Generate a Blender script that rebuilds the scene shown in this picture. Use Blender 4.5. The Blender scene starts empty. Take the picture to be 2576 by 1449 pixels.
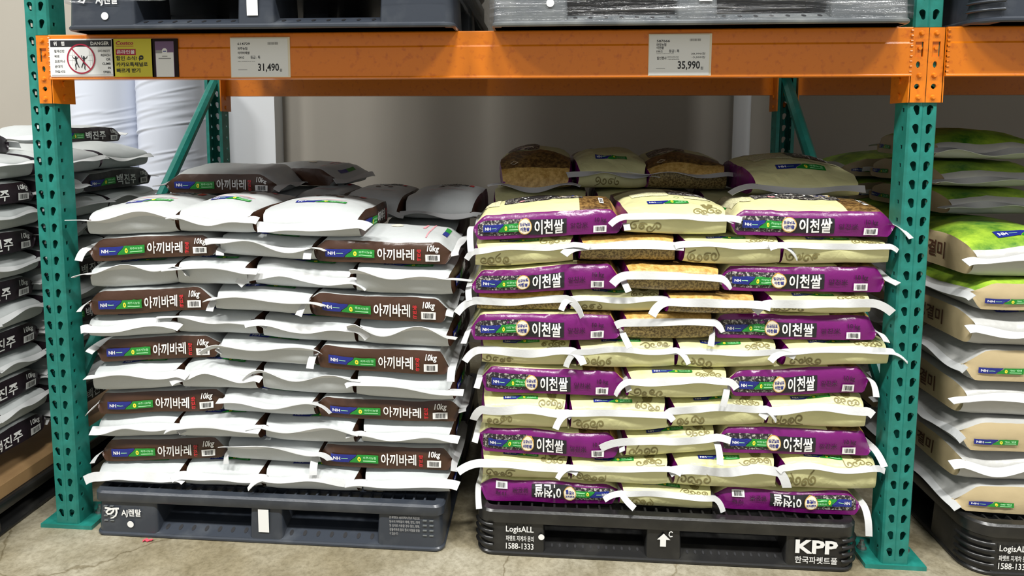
import bpy, math, random
import numpy as np
from mathutils import Matrix, Vector

SC = bpy.context.scene
COL = SC.collection
rnd = random.Random(7)

# ------------------------------------------------------------------ camera
CAM = np.array([0.2585, -1.9277, 1.2728])
YAW, PITCH, ROLL, FPX, PCX, PCY = 0.0766, 0.0966, 0.0016, 1700.0, 1241.9, 482.9


def cam_axes():
    cy, sy, cp, sp = math.cos(YAW), math.sin(YAW), math.cos(PITCH), math.sin(PITCH)
    f = np.array([-sy * cp, cy * cp, -sp])
    rt = np.array([cy, sy, 0.0])
    up = np.cross(rt, f)
    c, s = math.cos(ROLL), math.sin(ROLL)
    return c * rt + s * up, -s * rt + c * up, f


AX_R, AX_U, AX_F = cam_axes()
cam_d = bpy.data.cameras.new('camera')
cam_d.sensor_width = 36.0
cam_d.lens = FPX * 36.0 / 2576.0
cam_d.shift_x = (1288.0 - PCX) / 2576.0
cam_d.shift_y = (PCY - 724.5) / 2576.0
cam_d.clip_start = 0.05
cam = bpy.data.objects.new('camera', cam_d)
COL.objects.link(cam)
cam.matrix_world = Matrix([[AX_R[i], AX_U[i], -AX_F[i], CAM[i]] for i in range(3)] + [[0, 0, 0, 1]])
SC.camera = cam


def ray(px, py):
    return AX_R * ((px - PCX) / FPX) - AX_U * ((py - PCY) / FPX) + AX_F


def on_y(px, py, Y):
    d = ray(px, py)
    return CAM + d * ((Y - CAM[1]) / d[1])


def on_x(px, py, X):
    d = ray(px, py)
    return CAM + d * ((X - CAM[0]) / d[0])


def on_z(px, py, Z):
    d = ray(px, py)
    return CAM + d * ((Z - CAM[2]) / d[2])


# ------------------------------------------------------------------ world and light
world = bpy.data.worlds.new('hall_ambient')
SC.world = world
world.use_nodes = True
wb = world.node_tree.nodes['Background']
wb.inputs['Color'].default_value = (0.93, 0.96, 1.0, 1)
wb.inputs['Strength'].default_value = 0.37


def area(name, loc, aim, sx, sy, power, color=(1, 1, 1)):
    d = bpy.data.lights.new(name, 'AREA')
    d.shape = 'RECTANGLE'
    d.size, d.size_y, d.energy, d.color = sx, sy, power, color
    o = bpy.data.objects.new(name, d)
    COL.objects.link(o)
    o.location = loc
    o.rotation_euler = (Vector(aim) - Vector(loc)).to_track_quat('-Z', 'Y').to_euler()
    return o


for lx in (-6.2, -2.6, 1.0, 4.6):
    area('high_bay_lamp', (lx, -3.4, 7.2), (lx, -2.4, 0), 1.5, 0.5, 315, (1.0, 0.99, 0.96))

SC.view_settings.view_transform = 'Standard'
SC.view_settings.look = 'None'
SC.view_settings.gamma = 1.0
SC.view_settings.use_curve_mapping = False
SC.view_settings.exposure = 0.36


# ------------------------------------------------------------------ materials
def mat(name, color, rough=0.5, metal=0.0, spec=0.5, bump=None, vary=None, coat=0.0, emit=None):
    """bump=(scale, strength, detail) noise relief; vary=(scale, colour2, lo, hi) mottling"""
    m = bpy.data.materials.new(name)
    m.use_nodes = True
    nt = m.node_tree
    b = nt.nodes['Principled BSDF']
    b.inputs['Base Color'].default_value = (*color, 1)
    b.inputs['Roughness'].default_value = rough
    b.inputs['Metallic'].default_value = metal
    b.inputs['Specular IOR Level'].default_value = spec
    if coat:
        b.inputs['Coat Weight'].default_value = coat
        b.inputs['Coat Roughness'].default_value = 0.15
    tc = None
    if bump or vary:
        tc = nt.nodes.new('ShaderNodeTexCoord')
    if vary:
        n = nt.nodes.new('ShaderNodeTexNoise')
        n.inputs['Scale'].default_value = vary[0]
        n.inputs['Detail'].default_value = 5
        nt.links.new(tc.outputs['Object'], n.inputs['Vector'])
        r = nt.nodes.new('ShaderNodeValToRGB')
        r.color_ramp.elements[0].position = vary[2]
        r.color_ramp.elements[0].color = (*color, 1)
        r.color_ramp.elements[1].position = vary[3]
        r.color_ramp.elements[1].color = (*vary[1], 1)
        nt.links.new(n.outputs['Fac'], r.inputs['Fac'])
        nt.links.new(r.outputs['Color'], b.inputs['Base Color'])
    if bump:
        n = nt.nodes.new('ShaderNodeTexNoise')
        n.inputs['Scale'].default_value = bump[0]
        n.inputs['Detail'].default_value = bump[2] if len(bump) > 2 else 4
        nt.links.new(tc.outputs['Object'], n.inputs['Vector'])
        bp = nt.nodes.new('ShaderNodeBump')
        bp.inputs['Strength'].default_value = bump[1]
        bp.inputs['Distance'].default_value = bump[3] if len(bump) > 3 else 0.004
        nt.links.new(n.outputs['Fac'], bp.inputs['Height'])
        nt.links.new(bp.outputs['Normal'], b.inputs['Normal'])
    return m


def crumple(name, color, rough, scale, strength, dist=0.006, vary=None, coat=0.0, weave=0.0):
    """film or paper with folded creases: distorted voronoi ridges plus noise"""
    m = mat(name, color, rough, vary=vary, coat=coat)
    nt = m.node_tree
    b = nt.nodes['Principled BSDF']
    tc = nt.nodes.new('ShaderNodeTexCoord')
    n0 = nt.nodes.new('ShaderNodeTexNoise')
    n0.inputs['Scale'].default_value = scale * 0.7
    nt.links.new(tc.outputs['Object'], n0.inputs['Vector'])
    mx = nt.nodes.new('ShaderNodeVectorMath')
    mx.operation = 'MULTIPLY_ADD'
    mx.inputs[1].default_value = (0.12, 0.12, 0.12)
    nt.links.new(n0.outputs['Color'], mx.inputs[0])
    nt.links.new(tc.outputs['Object'], mx.inputs[2])
    v = nt.nodes.new('ShaderNodeTexVoronoi')
    v.distance = 'CHEBYCHEV'
    v.inputs['Scale'].default_value = scale
    nt.links.new(mx.outputs[0], v.inputs['Vector'])
    n1 = nt.nodes.new('ShaderNodeTexNoise')
    n1.inputs['Scale'].default_value = scale * 3
    n1.inputs['Detail'].default_value = 5
    nt.links.new(tc.outputs['Object'], n1.inputs['Vector'])
    ad = nt.nodes.new('ShaderNodeMath')
    ad.operation = 'MULTIPLY_ADD'
    ad.inputs[1].default_value = 0.35
    nt.links.new(n1.outputs['Fac'], ad.inputs[0])
    nt.links.new(v.outputs['Distance'], ad.inputs[2])
    last = ad.outputs[0]
    if weave:
        wv = nt.nodes.new('ShaderNodeTexWave')
        wv.wave_type = 'BANDS'
        wv.bands_direction = 'DIAGONAL'
        wv.wave_profile = 'TRI'
        wv.inputs['Scale'].default_value = 45
        wv.inputs['Distortion'].default_value = 14
        wv.inputs['Detail'].default_value = 0
        wv.inputs['Detail Scale'].default_value = 9
        nt.links.new(tc.outputs['Object'], wv.inputs['Vector'])
        a2 = nt.nodes.new('ShaderNodeMath')
        a2.operation = 'MULTIPLY_ADD'
        a2.inputs[1].default_value = weave
        nt.links.new(wv.outputs['Fac'], a2.inputs[0])
        nt.links.new(last, a2.inputs[2])
        last = a2.outputs[0]
        cm = nt.nodes.new('ShaderNodeMix')
        cm.data_type = 'RGBA'
        cm.inputs[6].default_value = (color[0] * 0.96, color[1] * 0.96, color[2] * 0.95, 1)
        cm.inputs[7].default_value = (min(1, color[0] * 1.03), min(1, color[1] * 1.03), min(1, color[2] * 1.03), 1)
        nt.links.new(wv.outputs['Fac'], cm.inputs[0])
        nt.links.new(cm.outputs[2], b.inputs['Base Color'])
    bp = nt.nodes.new('ShaderNodeBump')
    bp.inputs['Strength'].default_value = strength
    bp.inputs['Distance'].default_value = dist
    nt.links.new(last, bp.inputs['Height'])
    nt.links.new(bp.outputs['Normal'], b.inputs['Normal'])
    return m


def speckle(name, ca, cb, scale, pos=0.5, soft=0.06, rough=0.45, kind='NOISE', cc=None):
    """flat print: two or three inks in a procedural pattern"""
    m = bpy.data.materials.new(name)
    m.use_nodes = True
    nt = m.node_tree
    b = nt.nodes['Principled BSDF']
    b.inputs['Roughness'].default_value = rough
    tc = nt.nodes.new('ShaderNodeTexCoord')
    if kind == 'VORONOI':
        n = nt.nodes.new('ShaderNodeTexVoronoi')
        out = n.outputs['Distance']
    else:
        n = nt.nodes.new('ShaderNodeTexNoise')
        n.inputs['Detail'].default_value = 6
        n.inputs['Roughness'].default_value = 0.7
        out = n.outputs['Fac']
    n.inputs['Scale'].default_value = scale
    nt.links.new(tc.outputs['Object'], n.inputs['Vector'])
    r = nt.nodes.new('ShaderNodeValToRGB')
    e = r.color_ramp.elements
    e[0].position, e[0].color = max(0, pos - soft), (*ca, 1)
    e[1].position, e[1].color = min(1, pos + soft), (*cb, 1)
    if cc:
        x = e.new(min(1, pos + soft * 2.2))
        x.color = (*cc, 1)
    nt.links.new(out, r.inputs['Fac'])
    nt.links.new(r.outputs['Color'], b.inputs['Base Color'])
    return m


M = {}
M['green'] = mat('rack_green_paint', (0.012, 0.175, 0.14), 0.38, bump=(160, 0.15, 3, 0.001), vary=(30, (0.02, 0.24, 0.2), 0.45, 0.75))
M['orange'] = mat('rack_orange_paint', (0.72, 0.195, 0.006), 0.3, bump=(220, 0.16, 2, 0.001), vary=(60, (0.52, 0.11, 0.006), 0.55, 0.8), coat=0.15)
M['steel'] = mat('zinc_steel', (0.45, 0.45, 0.43), 0.35, metal=0.9)
M['plastic_slate'] = mat('slate_pallet_plastic', (0.035, 0.042, 0.055), 0.30, bump=(90, 0.12, 4, 0.002), vary=(14, (0.07, 0.078, 0.09), 0.5, 0.8))
M['plastic_black'] = mat('black_pallet_plastic', (0.013, 0.013, 0.013), 0.28, bump=(90, 0.12, 4, 0.002), vary=(14, (0.035, 0.034, 0.03), 0.5, 0.85))
M['plastic_grey'] = mat('grey_pallet_plastic', (0.10, 0.11, 0.115), 0.4, bump=(60, 0.15, 4, 0.002), vary=(12, (0.21, 0.22, 0.21), 0.45, 0.8))
M['ink_white'] = mat('white_ink', (0.82, 0.82, 0.8), 0.55)
M['ink_black'] = mat('black_ink', (0.012, 0.012, 0.014), 0.5)
M['ink_red'] = mat('red_ink', (0.62, 0.02, 0.03), 0.45)
M['ink_crimson'] = mat('crimson_ink', (0.38, 0.008, 0.04), 0.45)
M['ink_blue'] = mat('blue_ink', (0.012, 0.022, 0.21), 0.35)
M['ink_green'] = mat('green_ink', (0.012, 0.235, 0.03), 0.35)
M['ink_yellow'] = mat('yellow_ink', (0.85, 0.75, 0.05), 0.4)
M['ink_lime'] = mat('pale_green_ink', (0.35, 0.75, 0.38), 0.4)
M['ink_olive'] = mat('olive_ink', (0.22, 0.19, 0.07), 0.5)
M['ink_cream'] = mat('cream_ink', (0.8, 0.72, 0.55), 0.5)
M['ink_gold'] = mat('gold_ink', (0.55, 0.33, 0.08), 0.4)
M['ink_plum'] = mat('dark_plum_ink', (0.035, 0.004, 0.03), 0.4)
M['ink_pink'] = mat('pink_ink', (0.75, 0.3, 0.33), 0.5)
M['ink_brown'] = mat('brown_ink', (0.085, 0.035, 0.018), 0.5)
M['ink_grey'] = mat('grey_ink', (0.3, 0.3, 0.3), 0.5)
M['card_white'] = mat('white_card', (0.8, 0.81, 0.8), 0.35, coat=0.2)
M['card_yellow'] = mat('yellow_card', (0.62, 0.55, 0.03), 0.4, bump=(300, 0.1, 2, 0.001))
M['card_dark'] = mat('dark_card', (0.015, 0.009, 0.009), 0.7, spec=0.2)
M['card_violet'] = mat('violet_print', (0.16, 0.09, 0.19), 0.4)
M['bag_white'] = crumple('white_woven_bag', (0.50, 0.525, 0.525), 0.42, 11, 0.55, 0.006, weave=0.05)
M['bag_brown'] = crumple('brown_bag_side', (0.058, 0.026, 0.014), 0.33, 9, 0.6, 0.009)
M['bag_navy'] = crumple('dark_navy_bag_side', (0.022, 0.014, 0.02), 0.36, 14, 0.35, 0.006)
M['bag_cream'] = crumple('cream_bag', (0.66, 0.645, 0.335), 0.38, 10, 0.75, 0.010)
M['bag_purple'] = crumple('purple_bag_side', (0.15, 0.006, 0.125), 0.27, 7, 0.6, 0.014)
M['bag_beige'] = crumple('beige_bag_side', (0.50, 0.40, 0.23), 0.42, 11, 0.4, 0.006)
M['bag_grey_white'] = crumple('grey_white_bag', (0.46, 0.46, 0.44), 0.4, 11, 0.6, 0.008)
M['bag_gold'] = speckle('wheat_photo_print', (0.42, 0.24, 0.05), (0.72, 0.48, 0.16), 60, 0.5, 0.12, 0.4)
M['bag_wheat'] = speckle('dark_wheat_print', (0.06, 0.028, 0.008), (0.26, 0.15, 0.045), 70, 0.52, 0.10, 0.4)
M['bag_scribble'] = speckle('olive_scribble_print', (0.10, 0.065, 0.018), (0.36, 0.27, 0.10), 150, 0.5, 0.07, 0.4)
M['bag_field'] = speckle('green_field_print', (0.03, 0.15, 0.015), (0.42, 0.62, 0.05), 9, 0.5, 0.16, 0.4, cc=(0.75, 0.8, 0.35))
M['tape'] = mat('white_crepe_tape', (0.60, 0.61, 0.61), 0.6, bump=(120, 0.25, 3, 0.002))
M['flower_print'] = speckle('grey_flower_print', (0.018, 0.013, 0.016), (0.5, 0.48, 0.42), 130, 0.56, 0.05, 0.4)
M['fine_print'] = speckle('fine_print', (0.75, 0.73, 0.46), (0.28, 0.26, 0.12), 260, 0.56, 0.05, 0.45)
M['cardboard'] = mat('brown_cardboard', (0.33, 0.2, 0.085), 0.75, vary=(10, (0.25, 0.145, 0.06), 0.4, 0.75))
M['roll_white'] = mat('white_wrap_film', (0.72, 0.76, 0.86), 0.3, coat=0.3)
M['scrap_pink'] = mat('pink_paper', (0.75, 0.08, 0.12), 0.6)


# ------------------------------------------------------------------ mesh helpers
def rrect0(x0, x1, y0, y1):
    return [(x0, y0), (x1, y0), (x1, y1), (x0, y1)]


class MB:
    """collects polygons with a material each; build() links them as one mesh object"""

    def __init__(self):
        self.v, self.f, self.m, self.mats = [], [], [], []

    def mi(self, m):
        m = M[m] if isinstance(m, str) else m
        if m not in self.mats:
            self.mats.append(m)
        return self.mats.index(m)

    def add(self, verts, faces, m):
        o = len(self.v)
        k = self.mi(m)
        self.v.extend([tuple(map(float, p)) for p in verts])
        self.f.extend([tuple(int(i) + o for i in q) for q in faces])
        self.m.extend([k] * len(faces))
        return self

    def box(self, x0, x1, y0, y1, z0, z1, m):
        vs = [(x, y, z) for z in (z0, z1) for y in (y0, y1) for x in (x0, x1)]
        return self.add(vs, [(0, 2, 3, 1), (4, 5, 7, 6), (0, 1, 5, 4), (2, 6, 7, 3), (0, 4, 6, 2), (1, 3, 7, 5)], m)

    def prism(self, poly, z0, z1, m, taper=0.0, bevel=0.0):
        """plan polygon (counter-clockwise) swept upward; bevel narrows top and bottom edges"""
        n = len(poly)
        c = np.mean(poly, axis=0)
        P = np.array(poly, float)

        def ring(z, inset):
            d = P - c
            L = np.linalg.norm(d, axis=1, keepdims=True)
            q = c + d * (1 - inset / L)
            return [(a, b, z) for a, b in q]
        if bevel:
            rs = [ring(z0, bevel), ring(z0 + bevel, 0), ring(z1 - bevel, taper), ring(z1, taper + bevel)]
        else:
            rs = [ring(z0, 0), ring(z1, taper)]
        vs = [p for r in rs for p in r]
        fs = []
        for k in range(len(rs) - 1):
            for i in range(n):
                j = (i + 1) % n
                fs.append((k * n + i, k * n + j, (k + 1) * n + j, (k + 1) * n + i))
        fs.append(tuple(range(n - 1, -1, -1)))
        fs.append(tuple((len(rs) - 1) * n + i for i in range(n)))
        return self.add(vs, fs, m)

    def extrude_x(self, prof, x0, x1, m):
        n = len(prof)
        vs = [(x0, a, b) for a, b in prof] + [(x1, a, b) for a, b in prof]
        fs = [(i, (i + 1) % n, n + (i + 1) % n, n + i) for i in range(n)]
        fs += [tuple(range(n - 1, -1, -1)), tuple(range(n, 2 * n))]
        return self.add(vs, fs, m)

    def cyl(self, c, r, h, m, axis='z', n=20, r2=None):
        r2 = r if r2 is None else r2
        vs = []
        for k, rr in ((0, r), (1, r2)):
            for i in range(n):
                a = 2 * math.pi * i / n
                p = (rr * math.cos(a), rr * math.sin(a), h * k)
                if axis == 'y':
                    p = (p[0], p[2], p[1])
                elif axis == 'x':
                    p = (p[2], p[0], p[1])
                vs.append((c[0] + p[0], c[1] + p[1], c[2] + p[2]))
        fs = [(i, (i + 1) % n, n + (i + 1) % n, n + i) for i in range(n)]
        fs += [tuple(range(n - 1, -1, -1)), tuple(range(n, 2 * n))]
        return self.add(vs, fs, m)

    def mesh(self, name, smooth=False, sharp=None):
        me = bpy.data.meshes.new(name)
        me.from_pydata(self.v, [], self.f)
        for m in self.mats:
            me.materials.append(m)
        me.polygons.foreach_set('material_index', self.m)
        if smooth:
            me.polygons.foreach_set('use_smooth', [True] * len(self.f))
            if sharp:
                me.set_sharp_from_angle(angle=sharp)
        me.update()
        return me

    def build(self, name, parent=None, smooth=False, sharp=None, loc=None):
        return link(name, self.mesh(name, smooth, sharp), parent, loc)


def link(name, me, parent=None, loc=None):
    o = bpy.data.objects.new(name, me)
    COL.objects.link(o)
    if parent is not None:
        o.parent = parent
    if loc is not None:
        o.location = loc
    return o


def empty(name, loc=(0, 0, 0), rz=0.0):
    o = bpy.data.objects.new(name, None)
    COL.objects.link(o)
    o.empty_display_size = 0.1
    o.location = loc
    o.rotation_euler = (0, 0, rz)
    return o


def tag(o, label, cat, group=None):
    o['label'] = label
    o['category'] = cat
    if group:
        o['group'] = group
    return o


def struct(o):
    o['kind'] = 'structure'
    return o


def copy_tree(o, parent=None):
    c = o.copy()
    COL.objects.link(c)
    c.parent = parent
    for ch in list(o.children):
        copy_tree(ch, c)
    return c


# ------------------------------------------------------------------ flat print shapes (2-D, metres)
_txt = {}
TXS = bpy.data.scenes.new('glyph_outlines')   # scratch scene for glyph outlines, removed at the end


def text2d(body, w=None, h=None, bold=0.0, shear=0.0, space=1.0):
    """glyph outlines as triangles, scaled to the asked width / height, lower-left at 0,0"""
    key = (body, bold, shear, space)
    if key not in _txt:
        cu = bpy.data.curves.new('t', 'FONT')
        cu.body = body
        cu.resolution_u = 2
        cu.offset = bold
        cu.shear = shear
        cu.space_character = space
        cu.align_x = 'LEFT'
        o = bpy.data.objects.new('t', cu)
        TXS.collection.objects.link(o)
        TXS.view_layers[0].update()
        ev = o.evaluated_get(TXS.view_layers[0].depsgraph)
        me = ev.to_mesh()
        v = np.array([p.co[:2] for p in me.vertices], float).reshape(-1, 2)
        f = [tuple(p.vertices) for p in me.polygons]
        ev.to_mesh_clear()
        bpy.data.objects.remove(o)
        bpy.data.curves.remove(cu)
        v -= v.min(axis=0)
        _txt[key] = (v, f)
    v, f = _txt[key]
    ext = v.max(axis=0)
    sx = w / ext[0] if w else None
    sy = h / ext[1] if h else None
    sx = sx or sy
    sy = sy or sx
    return v * [sx, sy], f


def rect2d(x0, x1, y0, y1, nx=1, ny=1):
    v = [(x0 + (x1 - x0) * i / nx, y0 + (y1 - y0) * j / ny) for j in range(ny + 1) for i in range(nx + 1)]
    f = [(j * (nx + 1) + i, j * (nx + 1) + i + 1, (j + 1) * (nx + 1) + i + 1, (j + 1) * (nx + 1) + i) for j in range(ny) for i in range(nx)]
    return np.array(v), f


def disc2d(cx, cy, rx, ry=None, n=22):
    ry = ry or rx
    v = [(cx, cy)] + [(cx + rx * math.cos(2 * math.pi * i / n), cy + ry * math.sin(2 * math.pi * i / n)) for i in range(n)]
    return np.array(v), [(0, 1 + i, 1 + (i + 1) % n) for i in range(n)]


def ring2d(cx, cy, r0, r1, n=28, sy=1.0):
    v = [(cx + r * math.cos(2 * math.pi * i / n), cy + sy * r * math.sin(2 * math.pi * i / n)) for r in (r0, r1) for i in range(n)]
    return np.array(v), [(i, (i + 1) % n, n + (i + 1) % n, n + i) for i in range(n)]


def stroke2d(pts, w0, w1=None):
    """polyline brush stroke with a width that runs from w0 to w1"""
    w1 = w0 if w1 is None else w1
    P = np.array(pts, float)
    T = np.gradient(P, axis=0)
    T /= np.linalg.norm(T, axis=1, keepdims=True) + 1e-9
    N = np.c_[-T[:, 1], T[:, 0]]
    W = np.linspace(w0, w1, len(P))[:, None] / 2
    v = np.r_[P + N * W, P - N * W]
    n = len(P)
    return v, [(n + i, n + i + 1, i + 1, i) for i in range(n - 1)]


def spiral(cx, cy, r, turns, a0, n=14, flip=1):
    return [(cx + flip * r * (1 - t * 0.8) * math.cos(a0 + t * turns * 6.28), cy + r * (1 - t * 0.8) * math.sin(a0 + t * turns * 6.28)) for t in np.linspace(0, 1, n)]


def moved(shape, dx, dy, s=1.0):
    return np.asarray(shape[0]) * s + [dx, dy], shape[1]


def centred(shape, cx, cy):
    v = np.asarray(shape[0])
    c = (v.max(axis=0) + v.min(axis=0)) / 2
    return v - c + [cx, cy], shape[1]


def flat_print(name, items, parent, origin, xd, yd, lift=0.0):
    """items: list of (shape2d, material); later items lie above earlier ones"""
    mb = MB()
    xd, yd = np.array(xd, float), np.array(yd, float)
    nn = np.cross(xd, yd)
    for k, ((v, f), m) in enumerate(items):
        P = np.array(origin)[None] + v[:, :1] * xd + v[:, 1:2] * yd + nn * (lift + 0.0003 + 0.00005 * k)
        mb.add(P, f, m)
    return mb.build(name, parent)


# ------------------------------------------------------------------ the room: floor and walls
def concrete():
    m = bpy.data.materials.new('worn_concrete')
    m.use_nodes = True
    nt = m.node_tree
    b = nt.nodes['Principled BSDF']
    b.inputs['Roughness'].default_value = 0.55
    tc = nt.nodes.new('ShaderNodeTexCoord')

    def noise(s, d=6, r=0.6):
        n = nt.nodes.new('ShaderNodeTexNoise')
        n.inputs['Scale'].default_value = s
        n.inputs['Detail'].default_value = d
        n.inputs['Roughness'].default_value = r
        nt.links.new(tc.outputs['Object'], n.inputs['Vector'])
        return n.outputs['Fac']

    def ramp(f, p0, c0, p1, c1):
        r = nt.nodes.new('ShaderNodeValToRGB')
        r.color_ramp.elements[0].position, r.color_ramp.elements[0].color = p0, (*c0, 1)
        r.color_ramp.elements[1].position, r.color_ramp.elements[1].color = p1, (*c1, 1)
        nt.links.new(f, r.inputs['Fac'])
        return r.outputs['Color']

    def mix(a, bb, f, mode='MULTIPLY'):
        x = nt.nodes.new('ShaderNodeMix')
        x.data_type = 'RGBA'
        x.blend_type = mode
        x.inputs[0].default_value = f
        nt.links.new(a, x.inputs[6])
        nt.links.new(bb, x.inputs[7])
        return x.outputs[2]
    base = ramp(noise(5.5, 8, 0.65), 0.32, (0.25, 0.22, 0.145), 0.68, (0.46, 0.425, 0.33))
    grain = ramp(noise(55, 6, 0.75), 0.30, (0.5, 0.48, 0.42), 0.58, (1, 1, 1))
    stain = ramp(noise(2.1, 4, 0.5), 0.40, (0.62, 0.56, 0.42), 0.58, (1, 1, 1))
    vo = nt.nodes.new('ShaderNodeTexVoronoi')
    vo.feature = 'DISTANCE_TO_EDGE'
    vo.inputs['Scale'].default_value = 0.8
    mp = nt.nodes.new('ShaderNodeVectorMath')
    mp.operation = 'MULTIPLY_ADD'
    mp.inputs[1].default_value = (0.25, 0.25, 0.25)
    nn = nt.nodes.new('ShaderNodeTexNoise')
    nn.inputs['Scale'].default_value = 4
    nn.inputs['Detail'].default_value = 6
    nt.links.new(tc.outputs['Object'], nn.inputs['Vector'])
    nt.links.new(nn.outputs['Color'], mp.inputs[0])
    nt.links.new(tc.outputs['Object'], mp.inputs[2])
    nt.links.new(mp.outputs[0], vo.inputs['Vector'])
    crack = ramp(vo.outputs['Distance'], 0.0008, (0.45, 0.4, 0.3), 0.003, (1, 1, 1))
    c = mix(mix(mix(base, grain, 0.8), stain, 0.7), crack, 0.8)
    nt.links.new(c, b.inputs['Base Color'])
    bp = nt.nodes.new('ShaderNodeBump')
    bp.inputs['Strength'].default_value = 0.3
    bp.inputs['Distance'].default_value = 0.003
    nt.links.new(noise(70, 6, 0.7), bp.inputs['Height'])
    nt.links.new(bp.outputs['Normal'], b.inputs['Normal'])
    return m


M['concrete'] = concrete()
M['wall_paint'] = mat('wall_paint', (0.43, 0.40, 0.345), 0.7, bump=(25, 0.08, 3, 0.003), vary=(0.8, (0.39, 0.36, 0.31), 0.4, 0.7))

WALL_Y = 1.95
struct(MB().box(-9, 9, -8, WALL_Y, -0.06, 0, 'concrete').build('floor'))
M['ceiling_grey'] = mat('ceiling_grey', (0.42, 0.42, 0.41), 0.8)
struct(MB().box(-9, 9, -8, WALL_Y, 7.9, 8.0, 'ceiling_grey').build('ceiling'))
struct(MB().box(-9, 9, WALL_Y, WALL_Y + 0.15, 0, 9.0, 'wall_paint').build('wall_back'))

M['light_strip_white'] = mat('white_light_strip', (0.82, 0.845, 0.87), 0.5)  # white that stands for strips of lamp light on the back wall
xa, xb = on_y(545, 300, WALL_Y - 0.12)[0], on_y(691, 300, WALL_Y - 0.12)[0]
struct(MB().prism(rrect0(xa, xb, WALL_Y - 0.12, WALL_Y), 0, 7.8, 'light_strip_white').build('light_strip_1'))  # column shape built in place of a bright light patch on the wall
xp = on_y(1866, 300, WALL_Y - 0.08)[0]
pipe = tag(empty('light_strip_pipe', (xp, WALL_Y - 0.08, 0)), 'white vertical strip shaped as a pipe, standing for light on the back wall', 'pipe')  # pipe shape added where a strip of light falls between the loads
MB().cyl((0, 0, 0), 0.045, 7.8, 'light_strip_white', n=28).build('light_strip_run', pipe, True, 0.8)
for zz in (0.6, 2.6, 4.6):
    MB().cyl((0, 0, zz), 0.052, 0.03, 'light_strip_white', n=28).box(-0.012, 0.012, 0.04, 0.076, zz, zz + 0.03, 'light_strip_white').build('light_strip_bracket', pipe, True, 0.8)

# ------------------------------------------------------------------ pallet rack
XL, XR = -1.2477, 1.2777          # post centres
XR2 = XR + 2.53
DEPTH = 1.129
ZB, ZT, ZC = 1.409, 1.539, 1.339  # beam bottom, beam top, connector bottom
PITCH_H = 0.0508
PH = 0.0381                       # half post width


def holed_cell(mb, corner, xd, yd, w, h, hole, m, depth_dir=None, depth=0.003):
    """a rectangular patch of sheet with a hole; hole: 16 points in patch coordinates or None"""
    corner, xd, yd = (np.array(t, float) for t in (corner, xd, yd))
    if hole is None:
        mb.add([corner, corner + xd * w, corner + xd * w + yd * h, corner + yd * h], [(0, 1, 2, 3)], m)
        return
    out = []
    for (a, b), (c, d) in (((0, 0), (1, 0)), ((1, 0), (1, 1)), ((1, 1), (0, 1)), ((0, 1), (0, 0))):
        for k in range(4):
            t = k / 4
            out.append(((a + (c - a) * t) * w, (b + (d - b) * t) * h))
    ringP = [corner + xd * p[0] + yd * p[1] for p in out]
    holeP = [corner + xd * p[0] + yd * p[1] for p in hole]
    n = 16
    dd = np.array(depth_dir, float) * depth
    back = [p + dd for p in holeP]
    fs = [(i, (i + 1) % n, n + (i + 1) % n, n + i) for i in range(n)]
    fs += [(n + i, n + (i + 1) % n, 2 * n + (i + 1) % n, 2 * n + i) for i in range(n)]
    mb.add(ringP + holeP + back, fs, m)


def teardrop(cx, cy, lean):
    pts = []
    for i in range(16):
        a = math.radians(225 + 22.5 * i)
        if math.sin(a) > -0.35:
            pts.append((cx - lean * 0.3 + 0.0085 * math.cos(a), cy + 0.004 + 0.0085 * math.sin(a)))
        else:
            pts.append((cx + lean + 0.0052 * math.cos(a), cy - 0.0095 + 0.0052 * math.sin(a)))
    return pts


def circle16(cx, cy, r, ry=None):
    return [(cx + r * math.cos(math.radians(225 + 22.5 * i)), cy + (ry or r) * math.sin(math.radians(225 + 22.5 * i))) for i in range(16)]


def square16(cx, cy, s):
    o = []
    for (a, b), (c, d) in (((-1, -1), (1, -1)), ((1, -1), (1, 1)), ((1, 1), (-1, 1)), ((-1, 1), (-1, -1))):
        for k in range(4):
            o.append((cx + s * (a + (c - a) * k / 4), cy + s * (b + (d - b) * k / 4)))
    return o


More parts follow.
